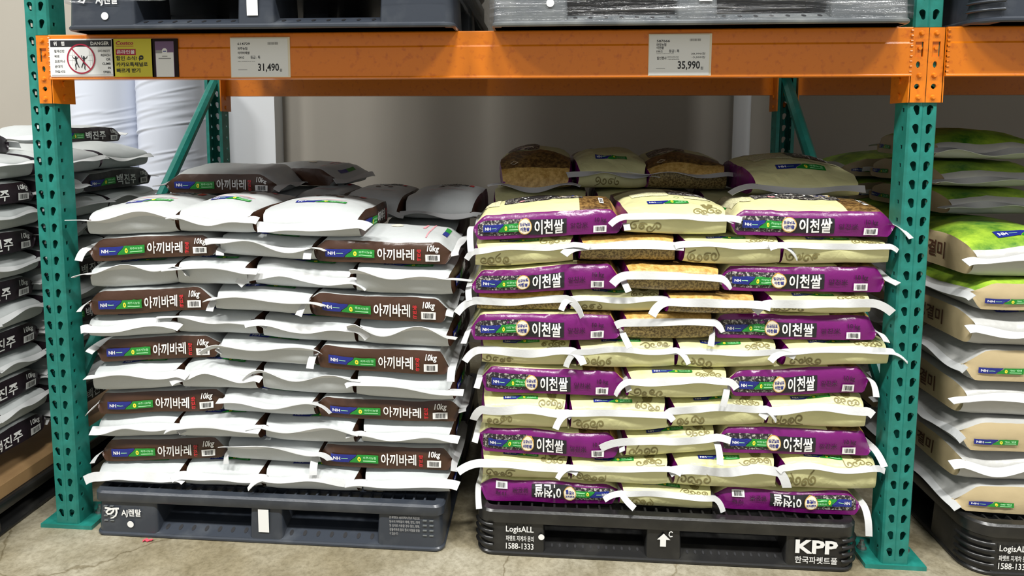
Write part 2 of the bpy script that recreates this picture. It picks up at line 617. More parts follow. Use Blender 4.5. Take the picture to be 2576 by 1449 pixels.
def post_mesh(height=2.75, boxed=False):
    mb = MB()
    g, w0, w1 = 0.003, 0.003, 0.0335
    z0 = 0.05 - PITCH_H / 2
    n = int((height - z0) / PITCH_H)
    for k in range(n):
        z = z0 + k * PITCH_H
        for s in (-1, 1):
            cx = s * 0.017
            lo = min(s * w0, s * w1)
            holed_cell(mb, (lo, 0, z), (1, 0, 0), (0, 0, 1), w1 - w0, PITCH_H,
                       teardrop(cx - lo, PITCH_H / 2, -s * 0.0025), 'green', (0, 1, 0))
            sq = square16(0.018, PITCH_H / 2, 0.0055)
            if s > 0:
                holed_cell(mb, (PH, 0.006, z), (0, 1, 0), (0, 0, 1), 0.04, PITCH_H, sq, 'green', (-1, 0, 0))
            else:
                holed_cell(mb, (-PH, 0.046, z), (0, -1, 0), (0, 0, 1), 0.04, PITCH_H, sq, 'green', (1, 0, 0))
    z1 = z0 + n * PITCH_H

    def strip(a, b, lo=z0, hi=z1):
        mb.add([(*a, lo), (*b, lo), (*b, hi), (*a, hi)], [(0, 1, 2, 3)], 'green')
    strip((-0.003, 0), (0, 0.002)); strip((0, 0.002), (0.003, 0))
    strip((w1, 0), (PH, 0.006)); strip((-PH, 0.006), (-w1, 0))
    strip((PH, 0.046), (PH, 0.072)); strip((-PH, 0.072), (-PH, 0.046))
    if boxed:
        strip((PH - 0.014, 0.072), (-PH + 0.014, 0.072))
    strip((PH, 0.072), (PH - 0.014, 0.072)); strip((-PH + 0.014, 0.072), (-PH, 0.072))
    for a, b in (((-w1, 0), (w1, 0)), ((w1, 0), (PH, 0.006)), ((PH, 0.006), (PH, 0.072)), ((-PH, 0.072), (-PH, 0.006)), ((-PH, 0.006), (-w1, 0))):
        strip(a, b, 0.012, z0)
    return mb.mesh('post')


POST = post_mesh()
POST_BOXED = post_mesh(boxed=True)


def base_plate_mesh(sgn):
    mb = MB()
    mb.prism([(-0.085, -0.006), (0.085, -0.006), (0.085, 0.13), (-0.085, 0.13)], 0, 0.013, 'green')
    return mb.mesh('base_plate')


PLATE = base_plate_mesh(1)
BOLT = MB().cyl((0, 0, 0), 0.014, 0.004, 'steel', n=12).cyl((0, 0, 0.004), 0.010, 0.010, 'steel', n=6).cyl((0, 0, 0.014), 0.006, 0.012, 'steel', n=10).mesh('anchor_bolt')


def tube(mb, a, b, w, m):
    a, b = Vector(a), Vector(b)
    d = (b - a).normalized()
    s = Vector((1, 0, 0))
    u = d.cross(s).normalized()
    vs = []
    for p in (a, b):
        for i, j in ((-1, -1), (1, -1), (1, 1), (-1, 1)):
            for (ii, jj) in (((i * 0.75, j),) if (i * j < 0) else ((i, j * 0.75),)):
                pass
        for k in range(8):
            ang = math.radians(22.5 + 45 * k)
            vs.append(p + s * (w * math.cos(ang)) * 0.54 * 1.0 + u * (w * math.sin(ang)) * 0.54)
    n = 8
    fs = [(i, (i + 1) % n, n + (i + 1) % n, n + i) for i in range(n)] + [tuple(range(n - 1, -1, -1)), tuple(range(n, 2 * n))]
    mb.add(vs, fs, m)


def upright(x, label):
    r = tag(empty('upright_frame', (x, 0, 0)), label, 'rack upright', 'green rack uprights')
    link('front_post', POST_BOXED, r)
    rp = link('rear_post', POST, r, (0, DEPTH, 0))
    rp.rotation_euler = (0, 0, math.pi)
    for y, rot in ((0, 0), (DEPTH, math.pi)):
        bpl = link('base_plate', PLATE, r, (0, y, 0))
        bpl.rotation_euler = (0, 0, rot)
        for bx in (-0.062, 0.062):
            link('anchor_bolt', BOLT, bpl, (bx, 0.07, 0.013))
    for name, a, b in (('diagonal_brace', (0, 1.075, 1.47), (0, 0.06, 0.43)), ('diagonal_brace', (0, 1.075, 1.95), (0, 0.06, 2.6)),
                       ('horizontal_brace', (0, 0.06, 0.25), (0, 1.07, 0.25)), ('horizontal_brace', (0, 0.06, 1.72), (0, 1.07, 1.72))):
        mb = MB()
        tube(mb, a, b, 0.042, 'green')
        mb.build(name, r)
    return r


upright(XL, 'green perforated upright frame at the free end of the rack, beside the danger sign')
upright(XR, 'green perforated upright frame where the two orange beams meet')
upright(XR2, 'green perforated upright frame at the far end of the neighbouring bay')


def connector_mesh(s):
    """end connector; s=+1: post lies on the -x side of the beam (left end of beam)"""
    mb = MB()
    x0, x1 = (0.0008, 0.0425)
    h = ZT - ZC
    rows = [(0.0, 0.028, 'r'), (0.028, 0.058, 'h'), (0.058, 0.086, 'r'), (0.086, 0.116, 'o'), (0.116, 0.168, 'c'), (0.168, h, 'r')]
    for z0, z1, t in rows:
        hh = z1 - z0
        w = x1 - x0
        hole = None
        if t == 'h':
            hole = circle16(w * 0.45, hh / 2, 0.007)
        if t == 'o':
            hole = circle16(w * 0.45, hh / 2, 0.0055, 0.009)
        if t == 'c':
            hole = [(w * 0.22 + (w * 0.5) * ((p[0] + 1) / 2), hh * 0.12 + hh * 0.76 * ((p[1] + 1) / 2)) for p in square16(0, 0, 1)]
        if s > 0:
            holed_cell(mb, (x0, -0.006, ZC + z0), (1, 0, 0), (0, 0, 1), w, hh, hole, 'orange', (0, 1, 0), 0.005)
        else:
            holed_cell(mb, (-x1, -0.006, ZC + z0), (1, 0, 0), (0, 0, 1), w, hh, hole, 'orange', (0, 1, 0), 0.005)
    if True:
        xs = s * (x0 + x1) / 2
        mb.box(xs - 0.009, xs + 0.007, -0.0015, -0.001, ZC + 0.118, ZC + 0.166, 'orange')
        mb.cyl((xs - 0.001 * s, -0.0065, ZC + 0.145), 0.005, 0.006, 'orange', 'y', 10)
    # edges and side flange
    mb.box(min(s * x0, s * x1), max(s * x0, s * x1), -0.006, -0.001, ZT - 0.001, ZT, 'orange')
    mb.box(min(s * (x1 - 0.002), s * (x1 + 0.003)), max(s * (x1 - 0.002), s * (x1 + 0.003)), -0.006, 0.088, ZC, ZT, 'orange')
    for zz in (0.018, 0.060):
        mb.cyl((s * (x1 + 0.003), 0.042, ZC + zz), 0.009, s * 0.004, 'orange', 'x', 12)
    me = mb.mesh('end_connector')
    rv = MB()
    for zz in (0.014, 0.072, 0.184):
        rv.cyl((s * 0.019, -0.006, ZC + zz), 0.0075, -0.006, 'orange', 'y', 12, r2=0.0045)
    return me, rv.mesh('rivet')


CON = {1: connector_mesh(1), -1: connector_mesh(-1)}


def beam(x0, x1, y_front, label, rear=False):
    """box beam with a shallow step along its front and rolled lips"""
    r = tag(empty('pallet_beam', ((x0 + x1) / 2, 0, ZB)), label, 'rack beam', 'orange rack beams')
    h = ZT - ZB
    pr = [(-0.014, 0.006), (-0.016, 0.003), (-0.016, 0.0), (0.034, 0.0), (0.034, h), (-0.010, h), (-0.012, h - 0.003), (-0.012, h * 0.70), (-0.014, h * 0.66), (-0.014, 0.010)]
    mb = MB()
    a, b = x0 - (x0 + x1) / 2 + PH + 0.006, x1 - (x0 + x1) / 2 - PH - 0.006
    mb.extrude_x(pr[::-1], a, b, 'orange')
    mb.build('box_section', r)
    mb = MB()
    for s, xx in ((1, a), (-1, b)):
        for k in range(9):
            mb.cyl((xx, -0.0125 - 0.0008 * (k % 2), 0.012 + k * 0.0135), 0.0032, s * 0.006, 'orange', 'x', 8)
    mb.build('weld_bead', r)
    for s, xx in ((1, x0), (-1, x1)):
        c = link('end_connector', CON[s][0], r, (xx - (x0 + x1) / 2, 0, -ZB))
        link('rivet', CON[s][1], c)
    if rear:
        r.location = ((x0 + x1) / 2, DEPTH, ZB)
        r.rotation_euler = (0, 0, math.pi)
    return r


front_beam = beam(XL, XR, 0, 'orange front beam carrying the danger sign and the price tags')
beam(XL, XR, 0, 'orange rear beam behind the two main stacks of rice bags', True)
beam(XR, XR2, 0, 'orange front beam of the bay with the green and white bags')
beam(XR, XR2, 0, 'orange rear beam behind the green and white bags', True)


# ------------------------------------------------------------------ signs on the beam
def sign(name, px0, py0, px1, py1, label, cat, card='card_white', thick=0.0016, Yf=-0.0165):
    a, b = on_y(px0, py1, Yf), on_y(px1, py0, Yf)
    x0, x1, z0, z1 = a[0], b[0], a[2], b[2]
    w, h = x1 - x0, z1 - z0
    r = tag(empty(name, (x0, Yf, z0)), label, cat)
    MB().box(0, w, 0, thick + 0.001, 0, h, card).build('card', r)
    return r, w, h


def on_card(r, name, items):
    return flat_print(name, items, r, (0, 0, 0), (1, 0, 0), (0, 0, 1), 0.0)


def T(body, x, y, h=None, w=None, m='ink_black', bold=0.0, right=False, shear=0.0):
    s = text2d(body, w, h, bold, shear)
    if right:
        return (moved(s, x - s[0][:, 0].max(), y), m)
    return (moved(s, x, y), m)


r, w, h = sign('danger_sign', 128, 97, 285, 193, 'white danger sign with red circle forbidding climbing on steel', 'sign')
it = [(rect2d(0.018 * w, 0.965 * w, 0.035 * h, 0.045 * h), 'ink_grey'), (rect2d(0.02 * w, 0.965 * w, 0.79 * h, 0.965 * h), 'ink_black')]
it += [T('위', 0.07 * w, 0.825 * h, 0.11 * h, m='ink_white', bold=0.02), T('험', 0.19 * w, 0.825 * h, 0.11 * h, m='ink_white', bold=0.02),
       T('DANGER', 0.93 * w, 0.83 * h, 0.095 * h, m='ink_white', bold=0.02, right=True)]
on_card(r, 'header_band', it)
it = []
for i, s in enumerate(('철재선반', '위로', '오르거나', '손대지', '마십시오')):
    it.append(T(s, 0.075 * w, (0.64 - 0.135 * i) * h, 0.075 * h, bold=0.01))
on_card(r, 'korean_text', it)
it = []
for i, s in enumerate(('DO NOT', 'REACH', 'OR', 'CLIMB', 'IN', 'STEEL')):
    it.append(T(s, 0.94 * w, (0.645 - 0.112 * i) * h, 0.062 * h, bold=0.015, right=True))
on_card(r, 'english_text', it)
cx, cy, R = 0.49 * w, 0.47 * h, 0.40 * h
it = [(disc2d(cx, cy, R, n=36), 'card_white')]
for sx in (-0.62, -0.45, 0.62, 0.78):
    it.append((rect2d(cx + sx * R - 0.0003, cx + sx * R + 0.0003, cy - 0.45 * R, cy + 0.5 * R), 'ink_grey'))
for sy in (-0.1, 0.25):
    it.append((rect2d(cx + 0.45 * R, cx + 0.85 * R, cy + sy * R, cy + sy * R + 0.0005), 'ink_grey'))
    it.append((rect2d(cx - 0.85 * R, cx - 0.45 * R, cy + sy * R, cy + sy * R + 0.0005), 'ink_grey'))
for ox, sg in ((-0.42, 1), (0.25, -1)):
    def q(a, b):
        return (cx + (ox + sg * a) * R, cy + b * R)
    it.append((disc2d(*q(0.05, 0.12), 0.065 * R, n=12), 'ink_black'))
    for st, w0, w1 in (([q(0.05, 0.08), q(0.06, -0.1), q(0.1, -0.3)], 0.13 * R, 0.1 * R), ([q(0.03, 0.0), q(-0.12, 0.05), q(-0.2, 0.18)], 0.05 * R, 0.04 * R),
                       ([q(0.08, 0.0), q(0.2, 0.08), q(0.22, 0.24)], 0.05 * R, 0.04 * R), ([q(0.08, -0.25), q(0.0, -0.42), q(0.03, -0.62), q(0.0, -0.72)], 0.07 * R, 0.05 * R),
                       ([q(0.1, -0.25), q(0.18, -0.42), q(0.25, -0.58)], 0.07 * R, 0.05 * R)):
        it.append((stroke2d(st, w0, w1), 'ink_black'))
it.append((stroke2d([(cx - 0.66 * R, cy + 0.72 * R), (cx, cy), (cx + 0.66 * R, cy - 0.72 * R)], 0.085 * R), 'ink_crimson'))
it.append((ring2d(cx, cy, 0.91 * R, R, 40), 'ink_crimson'))
on_card(r, 'prohibition_symbol', it)

r, w, h = sign('yellow_notice', 285.5, 97, 383, 193.5, 'yellow notice beside the danger sign about online mall discounts', 'sign', 'card_yellow')
it = [T('Costco', 0.10 * w, 0.84 * h, w=0.43 * w, h=0.10 * h, m='ink_crimson', bold=0.03, shear=0.15), (rect2d(0.1 * w, 0.53 * w, 0.80 * h, 0.815 * h), 'ink_crimson'),
      (rect2d(0.09 * w, 0.58 * w, 0.575 * h, 0.73 * h), 'ink_crimson'), T('온라인몰', 0.115 * w, 0.60 * h, w=0.44 * w, h=0.105 * h, m='ink_white', bold=0.02),
      T('할인 소식!', 0.09 * w, 0.43 * h, w=0.51 * w, h=0.12 * h, bold=0.02), (disc2d(0.71 * w, 0.505 * h, 0.055 * w), 'ink_black'),
      (stroke2d([(0.66 * w, 0.49 * h), (0.67 * w, 0.45 * h), (0.665 * w, 0.42 * h)], 0.04 * w, 0.01 * w), 'ink_black'), T('Talk', 0.68 * w, 0.49 * h, w=0.06 * w, m='ink_yellow', bold=0.02),
      T('카카오톡채널로', 0.09 * w, 0.27 * h, w=0.77 * w, h=0.115 * h, bold=0.02), T('빠르게 받기', 0.09 * w, 0.11 * h, w=0.58 * w, h=0.115 * h, bold=0.02)]
on_card(r, 'notice_text', it)

r, w, h = sign('phone_notice', 384, 97, 446, 193.5, 'dark notice picturing a phone screen beside the yellow notice', 'sign', 'card_dark')
it = [(rect2d(0.14 * w, 0.85 * w, 0, 0.93 * h), 'card_violet'), (rect2d(0.16 * w, 0.83 * w, 0, 0.64 * h), 'card_white'), (rect2d(0.16 * w, 0.4 * w, 0.62 * h, 0.7 * h), 'ink_grey'),
      (disc2d(0.5 * w, 0.68 * h, 0.1 * w), 'card_white'), (rect2d(0.44 * w, 0.56 * w, 0.66 * h, 0.685 * h), 'ink_blue'),
      (rect2d(0.4 * w, 0.6 * w, 0.53 * h, 0.55 * h), 'ink_grey'), (rect2d(0.26 * w, 0.73 * w, 0.47 * h, 0.495 * h), 'ink_grey')]
on_card(r, 'screen_print', it)


def barcode(x0, x1, y0, y1, m='ink_black', n=11, seed=1):
    q = random.Random(seed)
    o = []
    wd = (x1 - x0) / n
    for i in range(n):
        o.append((rect2d(x0 + i * wd, x0 + i * wd + wd * q.uniform(0.3, 0.75), y0, y1), m))
    return o


r, w, h = sign('price_tag', 583, 96, 723, 193, 'white price tag reading 31,490 won, on the beam above the white bags', 'price tag')
MB().box(-0.002, w + 0.006, 0.0008, 0.0040, -0.003, h + 0.003, 'ink_cream').build('holder', r)
it = [T('614729', 0.12 * w, 0.83 * h, 0.062 * h, w=0.22 * w, bold=0.015), T('파주농협', 0.12 * w, 0.70 * h, 0.075 * h, w=0.17 * w, bold=0.015), T('아끼바레쌀', 0.12 * w, 0.585 * h, 0.075 * h, w=0.21 * w, bold=0.015),
      T('10KG', 0.12 * w, 0.475 * h, 0.055 * h, w=0.11 * w, bold=0.01), T('등급 : 특', 0.345 * w, 0.465 * h, 0.08 * h, w=0.17 * w, bold=0.01),
      T('PAJU AKIBARE RICE 10KG', 0.12 * w, 0.385 * h, 0.022 * h, w=0.3 * w), (rect2d(0.12 * w, 0.28 * w, 0.175 * h, 0.185 * h), 'ink_grey'),
      ]
on_card(r, 'product_text', it)
it = [T('31,490', 0.47 * w, 0.11 * h, 0.235 * h, w=0.37 * w, bold=0.02), T('원', 0.85 * w, 0.13 * h, 0.075 * h, bold=0.01)]
on_card(r, 'price_text', it)
on_card(r, 'barcode', barcode(0.65 * w, 0.84 * w, 0.83 * h, 0.9 * h, 'ink_grey', 14))

r, w, h = sign('price_tag', 1632, 87, 1786, 189, 'discount price tag reading 35,990 won, on the beam above the cream bags', 'price tag')
MB().box(-0.002, w + 0.006, 0.0008, 0.0040, -0.003, h + 0.003, 'ink_cream').build('holder', r)
it = [T('587666', 0.12 * w, 0.82 * h, 0.062 * h, w=0.22 * w, bold=0.015), T('마장농협', 0.12 * w, 0.72 * h, 0.075 * h, w=0.16 * w, bold=0.015), T('이천쌀', 0.12 * w, 0.645 * h, 0.07 * h, w=0.12 * w, bold=0.015),
      T('10KG', 0.12 * w, 0.565 * h, 0.05 * h, w=0.10 * w, bold=0.01), T('등급 : 특', 0.33 * w, 0.56 * h, 0.075 * h, w=0.17 * w, bold=0.01), T('MAJANG ICHEON RICE 10KG', 0.12 * w, 0.52 * h, 0.022 * h, w=0.29 * w),
      ]
on_card(r, 'product_text', it)
it = [T('할인행사', 0.13 * w, 0.38 * h, 0.085 * h, w=0.16 * w, bold=0.015), T('(2024/05/20', 0.3 * w, 0.425 * h, 0.04 * h, w=0.19 * w), T('~2024/06/02)', 0.3 * w, 0.37 * h, 0.04 * h, w=0.2 * w),
      ]
on_card(r, 'discount_text', it)
it = [T('38,990원', 0.93 * w, 0.50 * h, 0.06 * h, w=0.23 * w, right=True), T('-3,000원', 0.93 * w, 0.41 * h, 0.06 * h, w=0.22 * w, right=True),
      (rect2d(0.12 * w, 0.27 * w, 0.16 * h, 0.172 * h), 'ink_grey')]
on_card(r, 'reduction_text', it)
it = [T('35,990', 0.48 * w, 0.115 * h, 0.235 * h, w=0.37 * w, bold=0.02), T('원', 0.86 * w, 0.135 * h, 0.075 * h, bold=0.01)]
on_card(r, 'price_text', it)
on_card(r, 'barcode', barcode(0.67 * w, 0.86 * w, 0.84 * h, 0.9 * h, 'ink_grey', 14))


# ------------------------------------------------------------------ plastic pallets
def rrect(x0, x1, y0, y1, r, n=5):
    """rounded rectangle, counter-clockwise; r: radii for corners (x0y0, x1y0, x1y1, x0y1)"""
    if not isinstance(r, (tuple, list)):
        r = (r,) * 4
    o = []
    for (cx, cy, sx, sy, a0), q in zip(((x0, y0, 1, 1, 180), (x1, y0, -1, 1, 270), (x1, y1, -1, -1, 0), (x0, y1, 1, -1, 90)), r):
        if q <= 0:
            o.append((cx, cy))
            continue
        for k in range(n + 1):
            a = math.radians(a0 + 90 * k / n)
            o.append((cx + sx * q + q * math.cos(a), cy + sy * q + q * math.sin(a)))
    return o


def pallet(loc, m, label, corner=0.05, H=0.15, ribs=False, solid=False, W=1.1, rz=0.0, blocks=(0.205, 0.105), lip=0.034, group='plastic pallets'):
    r = tag(empty('plastic_pallet', loc, rz), label, 'pallet', group)
    hw = W / 2
    dk = 0.034 if not ribs else 0.040
    cb, mbk = blocks
    xs = ((-hw, -hw + cb), (-mbk / 2, mbk / 2), (hw - cb, hw))
    for i, (x0, x1) in enumerate(xs):
        for j, (y0, y1) in enumerate(xs):
            rad = [0.012] * 4
            if i == 0 and j == 0: rad[0] = corner
            if i == 2 and j == 0: rad[1] = corner
            if i == 2 and j == 2: rad[2] = corner
            if i == 0 and j == 2: rad[3] = corner
            e = 0.004
            pl = rrect(x0 + (e if i == 0 else 0), x1 - (e if i == 2 else 0), y0 + (e if j == 0 else 0), y1 - (e if j == 2 else 0), rad)
            MB().prism(pl, 0.012, H - dk + 0.004, m, taper=0.006).build('block', r, True, 0.6)
            if ribs and i != 1 and j != 1:
                mb = MB()
                for k in range(4):
                    z = 0.028 + k * 0.021
                    sx, sy = (-1 if i == 0 else 1), (-1 if j == 0 else 1)
                    ccx, ccy = sx * (hw - corner), sy * (hw - corner)
                    n = 10
                    base = math.atan2(sy, sx)
                    arc = []
                    for t in range(n + 1):
                        a = base - math.radians(44) + math.radians(88) * t / n
                        rr = corner + 0.001
                        # outside of the quarter circle the rib runs on along the straight faces
                        px = ccx + rr * math.cos(a)
                        py = ccy + rr * math.sin(a)
                        arc.append((px, py))
                    vs, fs = [], []
                    for (px, py) in arc:
                        dx, dy = px - ccx, py - ccy
                        L = math.hypot(dx, dy)
                        ux, uy = dx / L, dy / L
                        vs += [(px - ux * 0.003, py - uy * 0.003, z), (px + ux * 0.005, py + uy * 0.005, z + 0.003), (px - ux * 0.003, py - uy * 0.003, z + 0.008)]
                    for t in range(n):
                        a = 3 * t
                        fs += [(a, a + 3, a + 4, a + 1), (a + 1, a + 4, a + 5, a + 2)]
                    mb.add(vs, fs, m)
                mb.build('corner_rib', r, True)
    # top deck: rim and slats
    mb = MB()
    out, inn = rrect(-hw, hw, -hw, hw, corner, 6), rrect(-hw + 0.03, hw - 0.03, -hw + 0.03, hw - 0.03, max(corner - 0.03, 0.006), 6)
    n = len(out)
    z0, z1 = H - dk, H
    eps = 0.003
    c = np.zeros(2)
    def shr(P, d):
        P = np.array(P); L = np.linalg.norm(P, axis=1, keepdims=True)
        return P * (1 - d / L)
    rings = [(shr(out, 0.003), z0), (out, z0 + eps), (out, z1 - 0.006), (shr(out, 0.007), z1), (inn, z1), (inn, z0)]
    vs = [(p[0], p[1], z) for P, z in rings for p in P]
    fs = []
    for k in range(len(rings)):
        kk = (k + 1) % len(rings)
        for i in range(n):
            j = (i + 1) % n
            fs.append((k * n + i, k * n + j, kk * n + j, kk * n + i))
    mb.add(vs, fs, m)
    mb.build('deck_rim', r, True, 0.7)
    mb = MB()
    k = 0
    y = -hw + 0.03
    rows = [0.034] * 3 + [0.08] * 11
    for d in rows:
        y += d
        if y > hw - 0.03: break
        mb.box(-hw + 0.03, hw - 0.03, y - 0.0035, y + 0.0035, H - 0.022, H - 0.001, m)
    for i in range(1, 31):
        x = -hw + 0.03 + i * (W - 0.06) / 31
        mb.box(x - 0.003, x + 0.003, -hw + 0.03, hw - 0.03, H - 0.02, H - 0.0015, m)
    if solid:
        mb.box(-hw + 0.03, hw - 0.03, -hw + 0.03, hw - 0.03, H - 0.03, H - 0.012, m)
    else:
        mb.box(-hw + 0.03, hw - 0.03, -hw + 0.16, hw - 0.03, H - 0.034, H - 0.024, m)
    mb.build('deck_grid', r)
    # bottom runners with sloping inner faces and oval drain holes
    for side in range(4):
        mb = MB()
        prof = [(-hw + 0.002, 0.004), (-hw + 0.008, 0.0), (-hw + 0.115, 0.0), (-hw + 0.115, lip + 0.008), (-hw + 0.05, lip), (-hw + 0.004, 0.014)]
        mb.extrude_x(prof[::-1], -hw + corner * 0.9, hw - corner * 0.9, m)
        o = mb.build('runner', r)
        o.rotation_euler = (0, 0, side * math.pi / 2)
        if side == 0:
            sl = math.atan2(lip - 0.014, 0.046)
            rr = 0.0058 if not ribs else 0.0034
            v, f = disc2d(0, 0, rr, rr * 1.7, 12)
            hole_me = MB().add([(p, q2 * math.cos(sl), q2 * math.sin(sl) + 0.0006) for p, q2 in v], f, 'ink_black').mesh('drain_hole')
            for ox0, ox1 in ((-hw + cb + 0.02, -mbk / 2 - 0.02), (mbk / 2 + 0.02, hw - cb - 0.02)):
                nn = 7 if not ribs else 12
                for q in range(nn):
                    link('drain_hole', hole_me, o, (ox0 + (ox1 - ox0) * q / (nn - 1), -hw + 0.026, 0.0146 + 0.022 * math.tan(sl)))
    # bottom rim following the rounded corners
    mb = MB().prism(rrect(-hw, hw, -hw, hw, corner, 6), 0.0, 0.013, m, bevel=0.004)
    mb.build('bottom_rim', r, True, 0.6)
    mb = MB()
    mb.box(-0.05, 0.05, -hw + 0.11, hw - 0.11, 0, lip, m).box(-hw + 0.11, hw - 0.11, -0.05, 0.05, 0, lip, m)
    mb.build('centre_runner', r)
    return r


PY = -0.032 + 0.55
palL = pallet((-0.585, PY, 0), 'plastic_slate', 'slate grey plastic pallet under the white and brown rice bags', corner=0.03, H=0.146)
palR = pallet((0.613, PY, 0), 'plastic_black', 'black plastic pallet under the cream and purple rice bags', corner=0.05, H=0.142, ribs=True)
palRR = pallet((1.470 + 0.55, 0.55 - 0.015, 0), 'plastic_black', 'black plastic pallet under the green and white rice bags', corner=0.07, H=0.155, ribs=True)
palLL = pallet((-1.420 - 0.55, 0.55 - 0.25, 0), 'plastic_black', 'black plastic pallet under the brown cardboard and white bags beyond the rack', corner=0.05, H=0.105)
UPL = pallet((-0.538, 0.55 - 0.1, ZT), 'plastic_slate', 'film-wrapped slate pallet on the beam above the white and brown bags', corner=0.03, H=0.15, solid=True)
UPR = pallet((0.652, 0.55 - 0.1, ZT), 'plastic_grey', 'film-wrapped grey pallet on the beam above the cream and purple bags', corner=0.03, H=0.15, solid=True, W=1.085)
UPRR = pallet((1.355 + 0.55, 0.55 - 0.09, ZT), 'plastic_slate', 'dark pallet on the neighbouring beam above the green and white bags', corner=0.06, H=0.15, ribs=True, solid=True)


def pallet_print(p, name, items, hw=0.55):
    return flat_print(name, items, p, (0, -hw + 0.0035, 0), (1, 0, 0), (0, 0, 1), 0.0012)


hw = 0.55
# left pallet lettering
it = [(stroke2d([(-0.513, 0.091), (-0.502, 0.0905), (-0.492, 0.088), (-0.484, 0.0895), (-0.474, 0.0905), (-0.467, 0.0905)], 0.006, 0.006), 'ink_white'),
      (stroke2d([(-0.492, 0.088), (-0.502, 0.085), (-0.509, 0.077), (-0.504, 0.071), (-0.494, 0.073), (-0.486, 0.081), (-0.484, 0.089)], 0.006, 0.006), 'ink_white'),
      (stroke2d([(-0.476, 0.0885), (-0.475, 0.078), (-0.479, 0.067), (-0.488, 0.060), (-0.496, 0.058)], 0.007, 0.003), 'ink_white'),
      T('AJ렌탈', -0.460, 0.063, 0.028, w=0.064, m='ink_white', bold=0.02), (disc2d(-0.432, 0.041, 0.0105), 'ink_white')]
pallet_print(palL, 'lettering', it)
pallet_print(palL, 'white_label', [(rect2d(-0.022, 0.011, 0.036, 0.109), 'ink_white')])
it = []
for i, s in enumerate(('본 파렛트는 AJ네트웍스(주)의 자산으로', '당사의 허락없이 매매, 양도, 대여', '및 임의로 사용할 경우 절도, 횡령,', '장물취득죄 등의 형사 처벌을 받을', '수 있습니다')):
    it.append(T(s, 0.385, 0.098 - 0.0125 * i, 0.0098, w=0.092 if i < 4 else 0.026, m='ink_grey', bold=0.015))
pallet_print(palL, 'small_print', it)
for sx in (-1, 1):
    mb = MB()
    for k in range(4):
        for q in (0, 1):
            x0 = sx * (0.512 - q * 0.02)
            mb.box(x0 - 0.006, x0 + 0.006, -hw + 0.0025, -hw + 0.012, 0.048 + k * 0.0155, 0.0505 + k * 0.0155, 'plastic_grey')
    mb.build('moulded_ridge', palL)


def kpp(p, right=True, hw=0.55, x0=-0.462):
    it = [T('LogisALL', x0, 0.070, 0.024, w=0.082, m='ink_white', bold=0.012), T('파렛트 지게차 문의', x0, 0.047, 0.017, w=0.082, m='ink_white', bold=0.012), T('1588-1333', x0, 0.022, 0.019, w=0.082, m='ink_white', bold=0.012),
          (disc2d(x0 + 0.105, 0.063, 0.009), 'ink_white')]
    pallet_print(p, 'lettering', it, hw)
    if right:
        it = [T('KPP', 0.372, 0.052, 0.041, w=0.118, m='ink_white', bold=0.035), T('한국파렛트풀', 0.372, 0.022, 0.021, w=0.118, m='ink_white', bold=0.01)]
        pallet_print(p, 'company_lettering', it, hw)
        a = [(-0.02, 0.073), (-0.001, 0.092), (0.018, 0.073), (0.008, 0.073), (0.008, 0.060), (0.013, 0.052), (-0.011, 0.052), (-0.011, 0.073)]
        it = [((np.array([(-0.02, 0.073), (0.018, 0.073), (-0.001, 0.092)]), [(0, 1, 2)]), 'ink_white'), (rect2d(-0.011, 0.006, 0.052, 0.0735), 'ink_white'),
              (stroke2d([(0.024, 0.096), (0.020, 0.1), (0.015, 0.096), (0.014, 0.088), (0.018, 0.083), (0.024, 0.085)], 0.003), 'ink_white')]
        pallet_print(p, 'arrow_mark', it, hw)


kpp(palR)
kpp(palRR, x0=-0.468)
pallet_print(UPL, 'lettering', [T('AJ렌탈', -0.455, 0.066, 0.03, w=0.065, m='ink_white', bold=0.02), (stroke2d([(-0.51, 0.09), (-0.49, 0.088), (-0.505, 0.078), (-0.49, 0.075), (-0.484, 0.088), (-0.465, 0.09)], 0.006), 'ink_white'), (disc2d(-0.43, 0.038, 0.0105), 'ink_white')])
pallet_print(UPL, 'white_label', [(rect2d(-0.022, 0.009, 0.035, 0.109), 'ink_white')])
pallet_print(UPR, 'white_dot', [(disc2d(-0.385, 0.060, 0.0105), 'ink_white')], 0.5425)
pallet_print(UPR, 'white_label', [(rect2d(0.002, 0.036, 0.060, 0.13), 'ink_white')], 0.5425)


